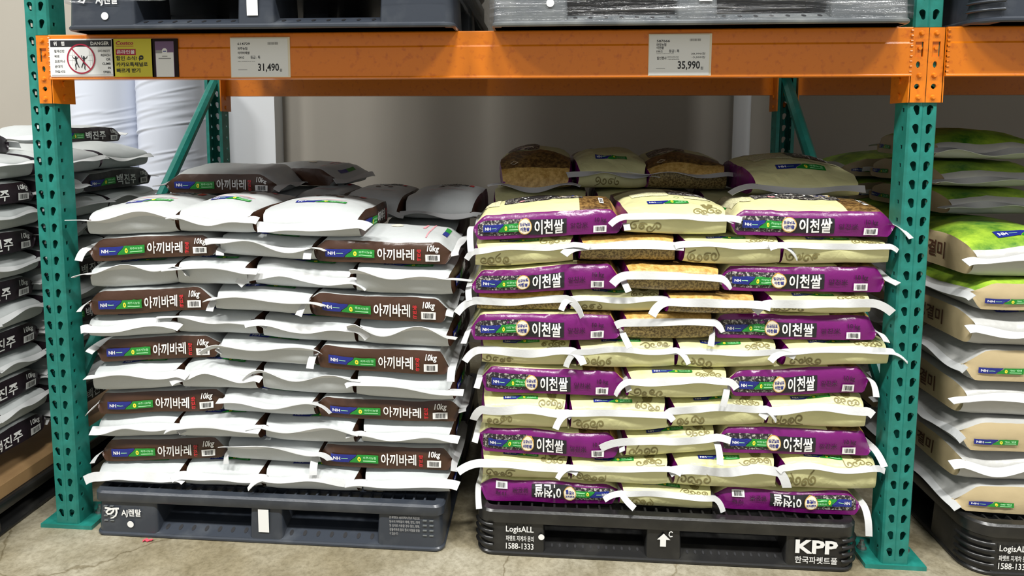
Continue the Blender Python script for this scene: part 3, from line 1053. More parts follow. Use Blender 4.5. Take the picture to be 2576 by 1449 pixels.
# stretch film round the upper loads
def film_mat():
    m = bpy.data.materials.new('stretch_film')
    m.use_nodes = True
    nt = m.node_tree
    for n in list(nt.nodes):
        nt.nodes.remove(n)
    out = nt.nodes.new('ShaderNodeOutputMaterial')
    tr = nt.nodes.new('ShaderNodeBsdfTransparent')
    tr.inputs['Color'].default_value = (0.93, 0.94, 0.96, 1)
    gl = nt.nodes.new('ShaderNodeBsdfGlossy')
    gl.inputs['Roughness'].default_value = 0.18
    df = nt.nodes.new('ShaderNodeBsdfDiffuse')
    df.inputs['Color'].default_value = (0.8, 0.83, 0.9, 1)
    m1 = nt.nodes.new('ShaderNodeMixShader')
    m1.inputs[0].default_value = 0.35
    m2 = nt.nodes.new('ShaderNodeMixShader')
    tc = nt.nodes.new('ShaderNodeTexCoord')
    mp = nt.nodes.new('ShaderNodeMapping')
    mp.inputs['Scale'].default_value = (2.2, 2.2, 45)
    nz = nt.nodes.new('ShaderNodeTexNoise')
    nz.inputs['Scale'].default_value = 2.2
    nz.inputs['Detail'].default_value = 5
    nt.links.new(tc.outputs['Object'], mp.inputs['Vector'])
    nt.links.new(mp.outputs[0], nz.inputs['Vector'])
    bp = nt.nodes.new('ShaderNodeBump')
    bp.inputs['Strength'].default_value = 0.8
    bp.inputs['Distance'].default_value = 0.01
    nt.links.new(nz.outputs['Fac'], bp.inputs['Height'])
    nt.links.new(bp.outputs['Normal'], gl.inputs['Normal'])
    rp = nt.nodes.new('ShaderNodeMapRange')
    rp.inputs[1].default_value, rp.inputs[2].default_value = 0.5, 0.75
    rp.inputs[3].default_value, rp.inputs[4].default_value = 0.05, 0.34
    nt.links.new(nz.outputs['Fac'], rp.inputs[0])
    nt.links.new(rp.outputs[0], m2.inputs[0])
    nt.links.new(gl.outputs[0], m1.inputs[1])
    nt.links.new(df.outputs[0], m1.inputs[2])
    nt.links.new(tr.outputs[0], m2.inputs[1])
    nt.links.new(m1.outputs[0], m2.inputs[2])
    nt.links.new(m2.outputs[0], out.inputs['Surface'])
    return m


M['film'] = film_mat()


def film_wrap(parent_loc, W, z_lo, z_hi, ragged, label, seed=3):
    q = np.random.RandomState(seed)
    hwf = W / 2 + 0.006
    path = rrect(-hwf, hwf, -hwf, hwf, 0.035, 5)
    P = []
    for i in range(len(path)):
        a, b = np.array(path[i]), np.array(path[(i + 1) % len(path)])
        n = max(1, int(np.linalg.norm(b - a) / 0.02))
        for k in range(n):
            P.append(a + (b - a) * k / n)
    P = np.array(P)
    n, nz = len(P), 12
    lo = z_lo + ragged * np.convolve(q.rand(n + 10), np.ones(11) / 11, 'valid')[:n] * 2
    vs, fs = [], []
    for k in range(nz + 1):
        t = k / nz
        off = 1 + 0.004 * q.rand(n) * (1 if k % 2 else 0.3)
        for i in range(n):
            vs.append((P[i][0] * off[i], P[i][1] * off[i], lo[i] + (z_hi - lo[i]) * t))
    for k in range(nz):
        for i in range(n):
            j = (i + 1) % n
            fs.append((k * n + i, k * n + j, (k + 1) * n + j, (k + 1) * n + i))
    o = MB().add(vs, fs, 'film').build('stretch_film', None, True, None, parent_loc)
    return tag(o, label, 'stretch film', 'stretch film on upper pallets')


film_wrap((-0.538, 0.45, ZT), 1.1, 0.055, 0.55, 0.025, 'clear stretch film round the slate upper pallet', 3)
film_wrap((0.652, 0.45, ZT), 1.085, 0.004, 0.55, 0.006, 'clear stretch film pulled down over the grey upper pallet', 5)


def wrapped_load(loc, W, label, layers=30, lh=0.085, m='bag_grey_white'):  # unseen loads, stacked tall to keep light off the back wall
    """goods stacked on an upper pallet: one mesh of bulging layers"""
    mb = MB()
    for k in range(layers):
        z = k * lh
        a = W / 2 - 0.012 - 0.006 * rnd.random()
        for inset, z0, z1 in ((0.02, 0, 0.02), (0.0, 0.02, lh - 0.02), (0.02, lh - 0.02, lh)):
            pass
        mb.prism(rrect(-a, a, -a, a, 0.05, 4), z, z + lh, m, bevel=0.018)
    o = mb.build('wrapped_load', None, True, 0.9, loc)
    return tag(o, label, 'bag stack', 'loads on upper pallets')


wrapped_load((-0.538, 0.45, ZT + 0.15), 1.1, 'unseen stack of wrapped bags riding on the slate upper pallet')
wrapped_load((0.652, 0.45, ZT + 0.15), 1.085, 'unseen stack of wrapped bags riding on the grey upper pallet')
wrapped_load((1.905, 0.46, ZT + 0.15), 1.1, 'unseen stack of wrapped bags riding on the dark neighbouring upper pallet')
wrapped_load((3.05, 0.46, ZT + 0.15), 1.1, 'unseen stack of wrapped bags beyond the dark neighbouring upper pallet')
pallet((3.17, 0.535, 0), 'plastic_black', 'black plastic pallet at the far end of the neighbouring bay', corner=0.05, H=0.15, ribs=True)  # out-of-view pallet and load, added to shade the wall behind this bay
wrapped_load((3.17, 0.535, 0.151), 1.08, 'stack of wrapped bags at the far end of the neighbouring bay', layers=13)


# ------------------------------------------------------------------ rice bags
class Bag:
    """a filled gusset bag: length axis u (taped seams at l=-1 and l=+1), width axis w, two gussets at w=-1 and w=+1"""

    def __init__(s, cx, cy, yaw, a, b, zb, zt, seed, crown=0.0, seam=0.42, p=5.0, amp=0.0022, chamfer=0.0, lean=0.006, wavy=(0.04, 0.13)):
        s.lean = lean
        s.c, s.a, s.b, s.zb, s.zt = np.array([cx, cy]), a, b, zb, zt
        s.u = np.array([math.cos(yaw), math.sin(yaw)])
        s.w = np.array([-math.sin(yaw), math.cos(yaw)])
        s.crown, s.p, s.amp, s.ch = crown, p, amp, chamfer / a
        q = np.random.RandomState(seed)
        s.q = q
        s.K = q.uniform(-1, 1, (7, 3)) * [7, 5, 3]
        s.K2 = q.uniform(-1, 1, (7, 3)) * [8, 3, 4]
        s.ph, s.ph2 = q.uniform(0, 6.3, 7), q.uniform(0, 6.3, 7)
        s.seam = {e: (seam + q.uniform(-0.08, 0.08), q.uniform(*wavy), q.uniform(1.5, 4.5), q.uniform(0, 6.3)) for e in (-1, 1)}
        s.K3, s.ph3 = q.uniform(-1, 1, (6, 3)) * [9, 4, 3], q.uniform(0, 6.3, 6)
        zc = float(np.mean(zb(np.array([cx]), np.array([cy]))))
        s.org = np.array([cx, cy, zc])

    def seamv(s, l, w):
        out = np.zeros_like(l)
        for e in (-1, 1):
            m, am, k, ph = s.seam[e]
            out += np.where(np.sign(l) == e, m + am * np.sin(k * w + ph), 0)
        return np.where(np.abs(l) < 1e-6, 0.42, out)

    def pos(s, l, w, v, g=0.0):
        """l, w in [-1,1], v in [0,1] from the bottom to the top; g: 1 on the gussets"""
        l, w, v = np.broadcast_arrays(np.asarray(l, float), np.asarray(w, float), np.asarray(v, float))
        al = np.abs(l)
        if s.ch:
            t = (1 - al) / s.ch
            e = np.clip(1 - np.log1p(np.exp((1 - t) * 14)) / np.log1p(np.exp(14.0)), 0, 1)
            eb = np.clip(1 - np.log1p(np.exp((1 - t * 2.2) * 14)) / np.log1p(np.exp(14.0)), 0, 1)
        else:
            e = np.clip(1 - al ** s.p, 0, 1) ** 0.62
            eb = np.clip(1 - al ** (s.p * 5), 0, 1) ** 0.5
        n1 = sum(np.cos(l * k[0] + w * k[1] + v * k[2] + p) for k, p in zip(s.K, s.ph)) / 2.6
        n2 = sum(np.cos(l * k[0] + w * k[1] + v * k[2] + p) for k, p in zip(s.K2, s.ph2)) / 2.6
        rg = sum((1 - np.abs(np.sin(l * k[0] + w * k[1] + v * k[2] + p))) ** 5 for k, p in zip(s.K3, s.ph3))
        n1 = n1 + 0.55 * rg - 0.4
        n2 = n2 + 0.55 * rg - 0.4
        mid = 1 - (2 * v - 1) ** 2
        bul = (0.0035 * (1 - al ** 3) - 0.016 * al ** 11) * mid
        lean = s.lean * np.clip((v - 0.5) / 0.5, 0, 1) ** 2
        lat = s.b * w * (1 - 0.03 * al ** 6) + np.where(np.abs(w) > 0.999, np.sign(w) * (bul + n2 * s.amp * 0.7), 0) - w * np.abs(w) ** 9 * lean
        lon = s.a * l
        xy = s.c + lon[..., None] * s.u + lat[..., None] * s.w
        zb, zt = s.zb(xy[..., 0], xy[..., 1]), s.zt(xy[..., 0], xy[..., 1])
        sv = s.seamv(l, w)
        z = zb + (zt - zb) * (sv + (v - sv) * np.where(v > sv, e, eb))
        z = z + s.crown * (1 - w ** 2) * (1 - l ** 2) * v + n1 * s.amp * np.minimum(1, e * 2) * (0.4 + 0.6 * v)
        return np.concatenate([xy, z[..., None]], axis=-1) - s.org

    @staticmethod
    def topv(w):
        return 1 - 0.08 * np.abs(w) ** 6

    def surf(s, part, l, t):
        if part == 'top':
            return s.pos(l, t, s.topv(np.asarray(t)))
        if part == 'bot':
            return s.pos(l, t, 0.05 * np.abs(np.asarray(t)) ** 5)
        sg = 1 if part == 'gp' else -1
        return s.pos(l, np.full_like(np.asarray(t, float), sg), 0.05 + 0.87 * np.asarray(t))

    def body(s, main, side, gold=None, goldend=0, field=None, NL=36):
        mb = MB()
        ls = -np.cos(np.pi * np.arange(NL + 1) / NL)
        NT, NG, NB = 16, 6, 8
        ring = []
        for i in range(NT + 1): ring.append(('top', -1 + 2 * i / NT))
        for i in range(1, NG): ring.append(('gp', 1 - i / NG))
        for i in range(NB + 1): ring.append(('bot', 1 - 2 * i / NB))
        for i in range(1, NG): ring.append(('gm', i / NG))
        n = len(ring)
        V = np.zeros((NL + 1, n, 3))
        for j, (part, t) in enumerate(ring):
            V[:, j] = s.surf(part, ls, np.full_like(ls, t))
        mm, ms = mb.mi(main), mb.mi(side)
        mg = [mb.mi(g) for g in ('bag_gold', 'bag_wheat', 'bag_scribble')] if gold else None
        mf = mb.mi(field) if field else None
        mb.v = [tuple(p) for p in V.reshape(-1, 3)]
        gus = [NT <= j < NT + NG or j >= NT + NG + NB for j in range(n)]
        for i in range(NL):
            lm = (ls[i] + ls[i + 1]) / 2
            for j in range(n):
                k = (j + 1) % n
                mb.f.append((i * n + j, (i + 1) * n + j, (i + 1) * n + k, i * n + k))
                q = ms if gus[j] else mm
                if not gus[j] and gold and lm * goldend > 0.42: q = mg[2] if j >= NT else (mg[0] if lm * goldend > 0.86 else mg[1])
                if not gus[j] and field and abs(lm) < 0.93 and j < NT: q = mf
                mb.m.append(q)
        for i in (0, NL):
            pass
        me = mb.mesh('rice_bag', True)
        me.set_sharp_from_angle(angle=0.75)
        return me

    def tape(s, e, width=0.024, phi=-0.9, tails=(0.03, 0.03), bend=((0.0, 6.0), (0.0, 6.0)), n=26):
        """sewn tape along the seam at end e; tails hang past the corners; bend=(outward, downward) curvature per metre"""
        out = np.array([*(s.u * e), 0.0])
        wd = np.array([*s.w, 0.0])
        up = np.array([0, 0, 1.0])
        ph0, k1 = s.q.uniform(0, 6.3), s.q.uniform(2, 5)

        def cross(t):
            f = phi + 0.35 * math.sin(k1 * t + ph0)
            return math.cos(f) * out + math.sin(f) * up
        st = []
        ts = np.linspace(-1, 1, n)
        base = s.pos(np.full(n, float(e)), ts * 0.999, np.full(n, 0.4))
        for t, p in zip(ts, base):
            st.append((p, wd, cross(t)))
        for sgn, tl, (bo, bd) in ((-1, tails[0], bend[0]), (1, tails[1], bend[1])):
            if tl <= 0: continue
            p = np.array(st[0][0] if sgn < 0 else st[-1][0])
            d = wd * sgn
            c = cross(sgn)
            m = max(3, int(tl / 0.008))
            ex = []
            for i in range(m):
                d = d + (out * bo - up * bd) * (tl / m)
                d = d / np.linalg.norm(d)
                p = p + d * (tl / m)
                cc = c - d * np.dot(c, d)
                cc = cc / (np.linalg.norm(cc) + 1e-9)
                ex.append((p.copy(), d * sgn, cc))
            st = (ex[::-1] + st) if sgn < 0 else (st + ex)
        vs, fs = [], []
        th = 0.0009
        for p, d, c in st:
            nn = np.cross(d, c)
            nn = nn / (np.linalg.norm(nn) + 1e-9) * th
            i0, o0 = p - c * 0.003, p + c * width
            vs += [i0 + nn, o0 + nn, o0 - nn, i0 - nn]
        for i in range(len(st) - 1):
            for k in range(4):
                kk = (k + 1) % 4
                fs.append((4 * i + k, 4 * i + kk, 4 * i + 4 + kk, 4 * i + 4 + k))
        L = 4 * (len(st) - 1)
        fs += [(3, 2, 1, 0), (L, L + 1, L + 2, L + 3)]
        return MB().add(vs, fs, 'tape').mesh('seam_tape', True, 0.8)

    def print_on(s, where, items, lift=0.0011, flip=False, mirror=False):
        """items [(shape, material)]. where: 'gm'/'gp' gusset coords x 0..1 along the bag, y 0..1 up;
        'end-1'/'end1' top near a seam: x -1..1 across, y metres in from the seam; 'low-1' the same below; 'topx' whole top"""
        mb = MB()
        for k, ((v, f), m) in enumerate(items):
            v = np.asarray(v, float)
            x, y = v[:, 0], v[:, 1]

            def P(x, y):
                if where in ('gm', 'gp'):
                    if flip: x, y = 1 - x, 1 - y
                    l = -1 + 2 * x
                    if where == 'gp': l = -l
                    return s.surf(where, l, y)
                if where.startswith('end') or where.startswith('low'):
                    e = int(where[3:])
                    part = 'top' if where[0] == 'e' else 'bot'
                    return s.surf(part, e * (1 - y / s.a), x * e)
                if where.startswith('slo'):      # y 0..1 up the slope above the seam
                    e = int(where[3:])
                    return s.surf('top', e * (1 - np.clip(y, 0, 0.995) ** (1 / 0.62)) ** (1 / s.p), x * e)
                if where.startswith('und'):      # y 0..1 down the face below the seam
                    e = int(where[3:])
                    return s.surf('bot', e * (1 - np.clip(y, 0, 0.995) ** 2) ** (1 / (s.p * 5)), x * e)
                if where == 'top':          # x 0..1 along l, y 0..1 across w
                    return s.surf('top', -1 + 2 * x, -1 + 2 * y)
            p = P(x, y)
            h = 0.004
            pu, pv = P(x + h, y) - P(x - h, y), P(x, y + h * 0.2) - P(x, y - h * 0.2)
            nn = np.cross(pu, pv)
            nn /= np.linalg.norm(nn, axis=1, keepdims=True) + 1e-12
            if where[:3] in ('low', 'und'):
                nn = -nn
            if flip or True:
                cen = np.zeros(3)
                cen[2] = 0.04
                sg = np.sign(np.mean(np.sum(nn * (p - cen), axis=1)))
                nn = nn * (sg if sg != 0 else 1)
            mb.add(p + nn * (lift + (0.0004 if lift > 0.005 else 0.00012) * k), f, m)
        return mb


def nh_banner(x0, x1, y0, y1, txt='파주시농협', dark=False):
    """blue and green co-operative banner; returns shapes"""
    W, H = x1 - x0, y1 - y0
    o = []
    ny, nx = 5, 8
    for lo, hi, m in ((lambda t: 0.0 + 0.02 * (1 - t) * 0, lambda t: 0.38 + 0.16 * (t * t * (3 - 2 * t)), 'ink_blue'), (lambda t: 0.395 + 0.16 * (t * t * (3 - 2 * t)), lambda t: 1.0, 'ink_green')):
        v = [(x0 + W * (lo(j / ny) + (hi(j / ny) - lo(j / ny)) * i / nx), y0 + H * j / ny) for j in range(ny + 1) for i in range(nx + 1)]
        f = [(j * (nx + 1) + i, j * (nx + 1) + i + 1, (j + 1) * (nx + 1) + i + 1, (j + 1) * (nx + 1) + i) for j in range(ny) for i in range(nx)]
        o.append(((np.array(v), f), m))
    o.append((moved(text2d('NH', w=0.15 * W, h=0.42 * H, bold=0.03), x0 + 0.05 * W, y0 + 0.27 * H), 'ink_white'))
    o.append((rect2d(x0 + 0.22 * W, x0 + 0.36 * W, y0 + 0.44 * H, y0 + 0.52 * H, 2, 1), 'ink_lime'))
    o.append((ring2d(x0 + 0.60 * W, y0 + 0.45 * H, 0.012 * W, 0.035 * W, 12, sy=0.30 * H / (0.035 * W)), 'ink_yellow'))
    o.append((moved(text2d(txt, w=0.27 * W, h=0.30 * H, bold=0.02), x0 + 0.68 * W, y0 + 0.5 * H), 'ink_lime'))
    o.append((rect2d(x0 + 0.68 * W, x0 + 0.95 * W, y0 + 0.2 * H, y0 + 0.32 * H, 4, 1), 'ink_lime'))
    return o


def code_label(x0, x1, y0, y1, seed=1):
    W, H = x1 - x0, y1 - y0
    return [(rect2d(x0, x1, y0, y1, 3, 1), 'ink_white')] + barcode(x0 + 0.16 * W, x1 - 0.14 * W, y0 + 0.16 * H, y1 - 0.16 * H, 'ink_black', 8, seed)


def fit(body, x0, x1, y0, y1, m, bold=0.0, shear=0.0):
    return (moved(text2d(body, w=x1 - x0, h=y1 - y0, bold=bold, shear=shear), x0, y0), m)


def side_A():
    return {'logo_banner': nh_banner(0.10, 0.455, 0.26, 0.62), 'lettering': [fit('아끼바레', 0.475, 0.735, 0.20, 0.72, 'ink_white', 0.016)],
            'red_lettering': [fit('맛', 0.755, 0.785, 0.52, 0.70, 'ink_red', 0.03), fit('있', 0.755, 0.785, 0.34, 0.50, 'ink_red', 0.03), fit('는', 0.755, 0.785, 0.16, 0.32, 'ink_red', 0.03)],
            'barcode_label': code_label(0.815, 0.915, 0.14, 0.46), 'weight_lettering': [fit('10kg', 0.825, 0.91, 0.52, 0.86, 'ink_white', 0.02, 0.15)]}


def side_N():
    return {'logo_banner': nh_banner(0.10, 0.42, 0.26, 0.62), 'lettering': [fit('백진주', 0.44, 0.72, 0.16, 0.72, 'ink_white', 0.016)], 'barcode_label': code_label(0.80, 0.905, 0.12, 0.46), 'weight_lettering': [fit('10kg', 0.81, 0.90, 0.54, 0.86, 'ink_white', 0.02)]}


def side_C():
    return {'flower_panel': [(rect2d(0.035, 0.345, 0.16, 0.78, 16, 3), 'flower_print')], 'logo_banner': nh_banner(0.075, 0.325, 0.30, 0.60, '마장농협'),
            'black_panel': [(rect2d(0.34, 0.625, 0.12, 0.72, 12, 3), 'ink_black')], 'lettering': [fit('이천쌀', 0.415, 0.605, 0.14, 0.70, 'ink_white', 0.022)],
            'medallion': [(disc2d(0.352, 0.46, 0.046, 0.30, 24), 'ink_gold'), (disc2d(0.352, 0.46, 0.041, 0.265, 24), 'ink_cream'), fit('임금님표', 0.318, 0.386, 0.50, 0.62, 'ink_blue', 0.03), fit('이천쌀', 0.322, 0.382, 0.30, 0.45, 'ink_blue', 0.04)],
            'plum_lettering': [fit('알찬米', 0.65, 0.765, 0.28, 0.52, 'ink_plum', 0.01)], 'barcode_label': code_label(0.80, 0.885, 0.08, 0.36), 'weight_lettering': [fit('10 kg', 0.81, 0.885, 0.46, 0.68, 'ink_plum', 0.02)]}


def side_G():
    return {'logo_banner': nh_banner(0.08, 0.33, 0.26, 0.45, '농협'), 'lettering': [fit('청결미', 0.46, 0.74, 0.25, 0.75, 'ink_brown', 0.02)]}


SIDE = {'A': side_A, 'N': side_N, 'C': side_C, 'G': side_G}
KIND = {'A': ('bag_white', 'bag_brown'), 'N': ('bag_white', 'bag_navy'), 'C': ('bag_cream', 'bag_purple'), 'G': ('bag_grey_white', 'bag_beige')}


def curls(x0, x1, y0, y1, seed, m='ink_olive', asp=0.38):
    """scroll ornament strokes inside a box; y runs over the face height, asp converts to x units"""
    q = random.Random(seed)
    W, H = x1 - x0, y1 - y0
    o = []
    for i in range(4):
        cx, cy = x0 + W * (0.1 + 0.8 * i / 3), y0 + H * q.uniform(0.35, 0.65)
        r = H * q.uniform(0.30, 0.55)
        fl, a0 = q.choice((-1, 1)), q.uniform(0, 6.3)
        P = np.array(spiral(0, 0, r, q.uniform(1.0, 1.5), a0, 16, fl)) + [0, cy]
        tail = np.array([P[0] + np.array([fl * math.cos(a0 - 1.3), math.sin(a0 - 1.3)]) * r * t for t in (0.9, 0.6, 0.3)])
        v, f = stroke2d(np.r_[tail, P], 0.05, 0.10)
        o.append(((v * [asp, 1] + [cx, 0], f), m))
    return o


def daisy(cx, cy, r, m='ink_olive', asp=0.38):
    o = []
    for i in range(8):
        a = math.pi * (1.08 + 0.84 * i / 7)
        v, f = stroke2d([(r * 0.25 * math.cos(a), r * 0.25 * math.sin(a)), (r * 0.65 * math.cos(a), r * 0.65 * math.sin(a)), (r * math.cos(a), r * math.sin(a))], 0.05, 0.09)
        o.append(((v * [asp, 1] + [cx, cy], f), m))
    return o


_seed = [100]
HANDLE = []


def make_bag(kind, B, label, group, front=None, ends=(-1,), gold=0, flip=False, side=None, endprint=None, lowprint=None, extra=None, tape_args=None, field=False):
    main, sd = KIND[kind]
    me = B.body(main, sd, 'bag_gold' if gold else None, gold, 'bag_field' if field else None)
    o = link('rice_bag', me, None, tuple(B.org))
    tag(o, label, 'rice bag', group)
    for e in ends:
        link('seam_tape', B.tape(e, **((tape_args or {}).get(e, {}))), o)
    if side:
        for nm, items in SIDE[kind]().items():
            lift = {'flower_panel': 0.0012, 'black_panel': 0.0018, 'medallion': 0.0062}.get(nm, 0.0042)
            B.print_on(side, items, lift, flip).build(nm, o)
    for where, nm, items in (extra or []):
        B.print_on(where, items, 0.0007 if nm == 'scroll_print' else 0.0016).build(nm, o)
    return o


def surface(px, rows, Y):
    """row boundaries read off the stack's front plane -> list of z(x, y) functions"""
    out = []
    for r in rows:
        P = np.array([on_y(a, b, Y) for a, b in zip(px, r)])
        xs = np.linspace(P[0, 0] - 0.3, P[-1, 0] + 0.3, 60)
        zs = np.interp(xs, P[:, 0], P[:, 2])
        k = np.ones(9) / 9
        zs = np.convolve(np.pad(zs, 4, mode='edge'), k, 'valid')
        out.append((xs, zs))
    return out


def fz(tab, add=0.0, lo=None):
    xs, zs = tab
    return lambda x, y: np.maximum(np.interp(x, xs, zs) + add, lo if lo is not None else -9)


ORD = ['first', 'second', 'third', 'fourth', 'fifth', 'sixth', 'seventh', 'eighth', 'ninth', 'tenth', 'eleventh', 'twelfth', 'thirteenth']
FRONT_Y = 0.012


def tails(q, lo, hi):
    return (q.uniform(lo, hi), q.uniform(lo, hi))


def stack_rows(kind, px, bnd, rows, group, where, pos3, pos4, a_end, b_side, floor_z, seed0, tail=(0.012, 0.05), tape_w=0.024):
    T_ = surface(px, bnd, FRONT_Y)
    q = random.Random(seed0)
    for k, row in enumerate(rows):
        zb = fz(T_[k], 0.0008, floor_z)
        top_layer = (k == len(rows) - 1)
        zt = fz(T_[k + 1], -0.0008)
        if top_layer:
            zt = fz(T_[k], 0.082)
        ymid = lambda x0, x1: float(np.mean([np.interp((x0 + x1) / 2, px, bnd[k]), np.interp((x0 + x1) / 2, px, bnd[k + 1])]))
        for i, spec in enumerate(row):
            t, x0, x1 = spec[:3]
            opt = spec[3] if len(spec) > 3 else {}
            ym = ymid(x0, x1)
            X0, X1 = on_y(x0, ym, FRONT_Y)[0] + 0.0015, on_y(x1, ym, FRONT_Y)[0] - 0.0015
            cx = (X0 + X1) / 2
            seed = seed0 * 1000 + k * 10 + i
            yj = q.uniform(-0.010, 0.012) + opt.get('dy', 0)
            ordn = ORD[k]
            names = pos3 if len(row) == 3 else pos4
            crown = 0.022 if top_layer or opt.get('bare') else 0.0
            if t in ('S', 'F'):
                B = Bag(cx, FRONT_Y + yj + b_side, 0.0 + q.uniform(-0.02, 0.02), (X1 - X0) / 2, b_side, zb, zt, seed, crown=crown, chamfer=q.uniform(0.02, 0.045), seam=q.uniform(0.35, 0.55), amp=0.0028 if kind == 'C' else 0.002, lean=0.016 if kind == 'C' else 0.007)
                ta = {}
                for e in (-1, 1):
                    tl = q.uniform(*tail)
                    ta[e] = dict(width=tape_w * 0.9, phi=q.uniform(-0.9, 0.7), tails=(tl, 0.01) if True else 0, bend=((q.uniform(-4, 12), q.uniform(0, 40)), (0, 5)))
                    if opt.get('tail%d' % e): ta[e]['tails'] = (opt['tail%d' % e], 0.01)
                lab = {'A': 'white rice bag with brown side out, %s layer up, %s', 'C': 'cream rice bag with purple side out, %s layer up, %s'}[kind] % (ordn, names[i])
                if t == 'F': lab = 'cream rice bag, purple side upside down, lowest layer, ' + names[i]
                ex = []
                if kind == 'C' and top_layer:
                    ex = top_C()
                if kind == 'A' and opt.get('bare'):
                    ex = top_A()
                make_bag(kind, B, lab, group, ends=(-1, 1), side='gm', flip=(t == 'F'), tape_args=ta, gold=(1 if kind == 'C' and not t == 'F' else 0), extra=ex, field=(kind == 'G'))
            else:
                gold = -1 if t == 'Eg' else (1 if kind == 'C' else 0)
                B = Bag(cx, FRONT_Y + yj + a_end - 0.006, math.pi / 2 + q.uniform(-0.03, 0.03), a_end, (X1 - X0) / 2, zb, zt, seed, crown=crown, p=5.0 if kind != 'C' else 6.5, wavy=(0.04, 0.13) if kind == 'A' else (0.015, 0.07), seam=opt.get('seam', 0.62 if kind == 'A' else 0.72))
                tl = tails(q, *tail)
                if 'tl' in opt: tl = opt['tl']
                ta = {-1: dict(width=tape_w * q.uniform(0.8, 1.35), phi=opt.get('phi', q.choice((-0.9, -0.6, -0.35, -0.1, 0.35)) if kind == 'A' else q.uniform(-1.3, -0.9)), tails=tl, bend=((q.uniform(-1, 14), q.uniform(0, 22 if kind == 'A' else 45)), (q.uniform(-1, 14), q.uniform(0, 22 if kind == 'A' else 45))))}
                lab = {'A': 'white rice bag with taped end out, %s layer up, %s', 'C': 'cream rice bag with taped end out, %s layer up, %s'}[kind] % (ordn, names[i])
                if t == 'Eg': lab = lab.replace('with taped end', 'with golden wheat end')
                ex = []
                if kind == 'A':
                    ex = [('end-1', 'logo_banner', nh_banner(-0.46, 0.56, *((0.040, 0.056) if not top_layer else (0.082, 0.104))))]
                    if top_layer: ex += top_end_A()
                if t == 'E' and kind == 'C':
                    ex = [('end-1', 'logo_banner', nh_banner(-0.50, 0.30, *((0.018, 0.031) if not top_layer else (0.05, 0.075)), '마장농협')), ('slo-1', 'scroll_print', curls(0.36, 0.86, 0.12, 0.62, seed) + daisy(0.62, 0.86, 0.3)),
                          ('und-1', 'scroll_print', curls(-0.88, -0.30, 0.42, 0.92, seed + 1))]
                    if top_layer: ex += top_end_C()
                if kind == 'G':
                    ex = [('end-1', 'logo_banner', nh_banner(-0.5, 0.5, 0.05, 0.075, '농협'))]
                make_bag(kind, B, lab, group, ends=(-1,), gold=gold, extra=ex, tape_args=ta, side='gm' if kind == 'A' and i == len(row) - 1 else None)
    return T_


def top_A():
    """print on the upper face, read from the side gusset"""
    return [('top', 'logo_banner', [(rect2d(0.90, 0.935, 0.30, 0.52, 2, 4), 'ink_blue'), (rect2d(0.90, 0.935, 0.52, 0.72, 2, 4), 'ink_green')]),
            ('top', 'red_rule', [(rect2d(0.80, 0.81, 0.1, 0.92, 1, 8), 'ink_pink'), (rect2d(0.74, 0.76, 0.45, 0.75, 1, 4), 'ink_pink')]),
            ('top', 'gold_spot', [(disc2d(0.55, 0.45, 0.045, 0.06, 18), 'ink_cream')])]


def top_end_A():
    return [('end-1', 'red_rule', [(rect2d(-0.5, 0.55, 0.128, 0.131, 12, 1), 'ink_pink')]), ('end-1', 'small_print', [(rect2d(0.1, 0.5, 0.115 + 0.006 * i, 0.117 + 0.006 * i, 4, 1), 'ink_grey') for i in range(2)]),
            ('end-1', 'petal_print', [(disc2d(-0.2 + 0.22 * i, 0.20 + 0.03 * (i % 2), 0.09, 0.012, 12), 'ink_brown') for i in range(3)]),
            ('end-1', 'lettering', [fit('아끼바레', -0.3, 0.5, 0.24, 0.30, 'ink_black', 0.03), (rect2d(0.55, 0.68, 0.25, 0.29, 2, 2), 'ink_red')])]


def top_C():
    """upper face of a purple-sided bag, seen from its purple side: dark panel, medallion, fine print"""
    return [('top', 'dark_panel', [(rect2d(0.20, 0.74, 0.30, 0.72, 14, 8), 'flower_print'), (rect2d(0.26, 0.60, 0.38, 0.66, 10, 6), 'ink_black')]),
            ('top', 'lettering', [((np.array([(1 - p[0] + 0, 1 - p[1]) for p in sh[0]]), sh[1]), mm) for sh, mm in [fit('이천쌀', 0.44, 0.70, 0.40, 0.58, 'ink_white', 0.022)]] + [(rect2d(0.29, 0.34, 0.33, 0.38, 2, 2), 'ink_pink')]),
            ('top', 'medallion', [(disc2d(0.645, 0.52, 0.075, 0.13, 22), 'ink_gold'), (disc2d(0.645, 0.52, 0.066, 0.115, 22), 'ink_cream'), fit('임금님표', 0.60, 0.69, 0.53, 0.60, 'ink_blue', 0.02), fit('이천쌀', 0.61, 0.68, 0.43, 0.51, 'ink_blue', 0.03)]),
            ('top', 'fine_print', [(rect2d(0.05, 0.17, 0.25, 0.85, 5, 8), 'fine_print')]), ('top', 'code_label', code_label(0.845, 0.875, 0.16, 0.36)), ('top', 'green_strip', [(rect2d(0.012, 0.05, 0.45, 0.8, 2, 4), 'ink_green')])]


def top_end_C():
    return [('end-1', 'fine_print', [(rect2d(-0.75, 0.0, 0.13, 0.24, 8, 6), 'fine_print')]), ('end-1', 'small_print', [(ring2d(0.13, 0.115, 0.05, 0.06, 4, sy=0.2), 'ink_green'), (rect2d(0.28, 0.8, 0.10, 0.125, 6, 2), 'fine_print')]),
            ('end-1', 'dark_panel', [(rect2d(0.02, 0.9, 0.15, 0.27, 10, 6), 'flower_print'), fit('이천쌀', 0.15, 0.75, 0.17, 0.25, 'ink_white', 0.022)])]


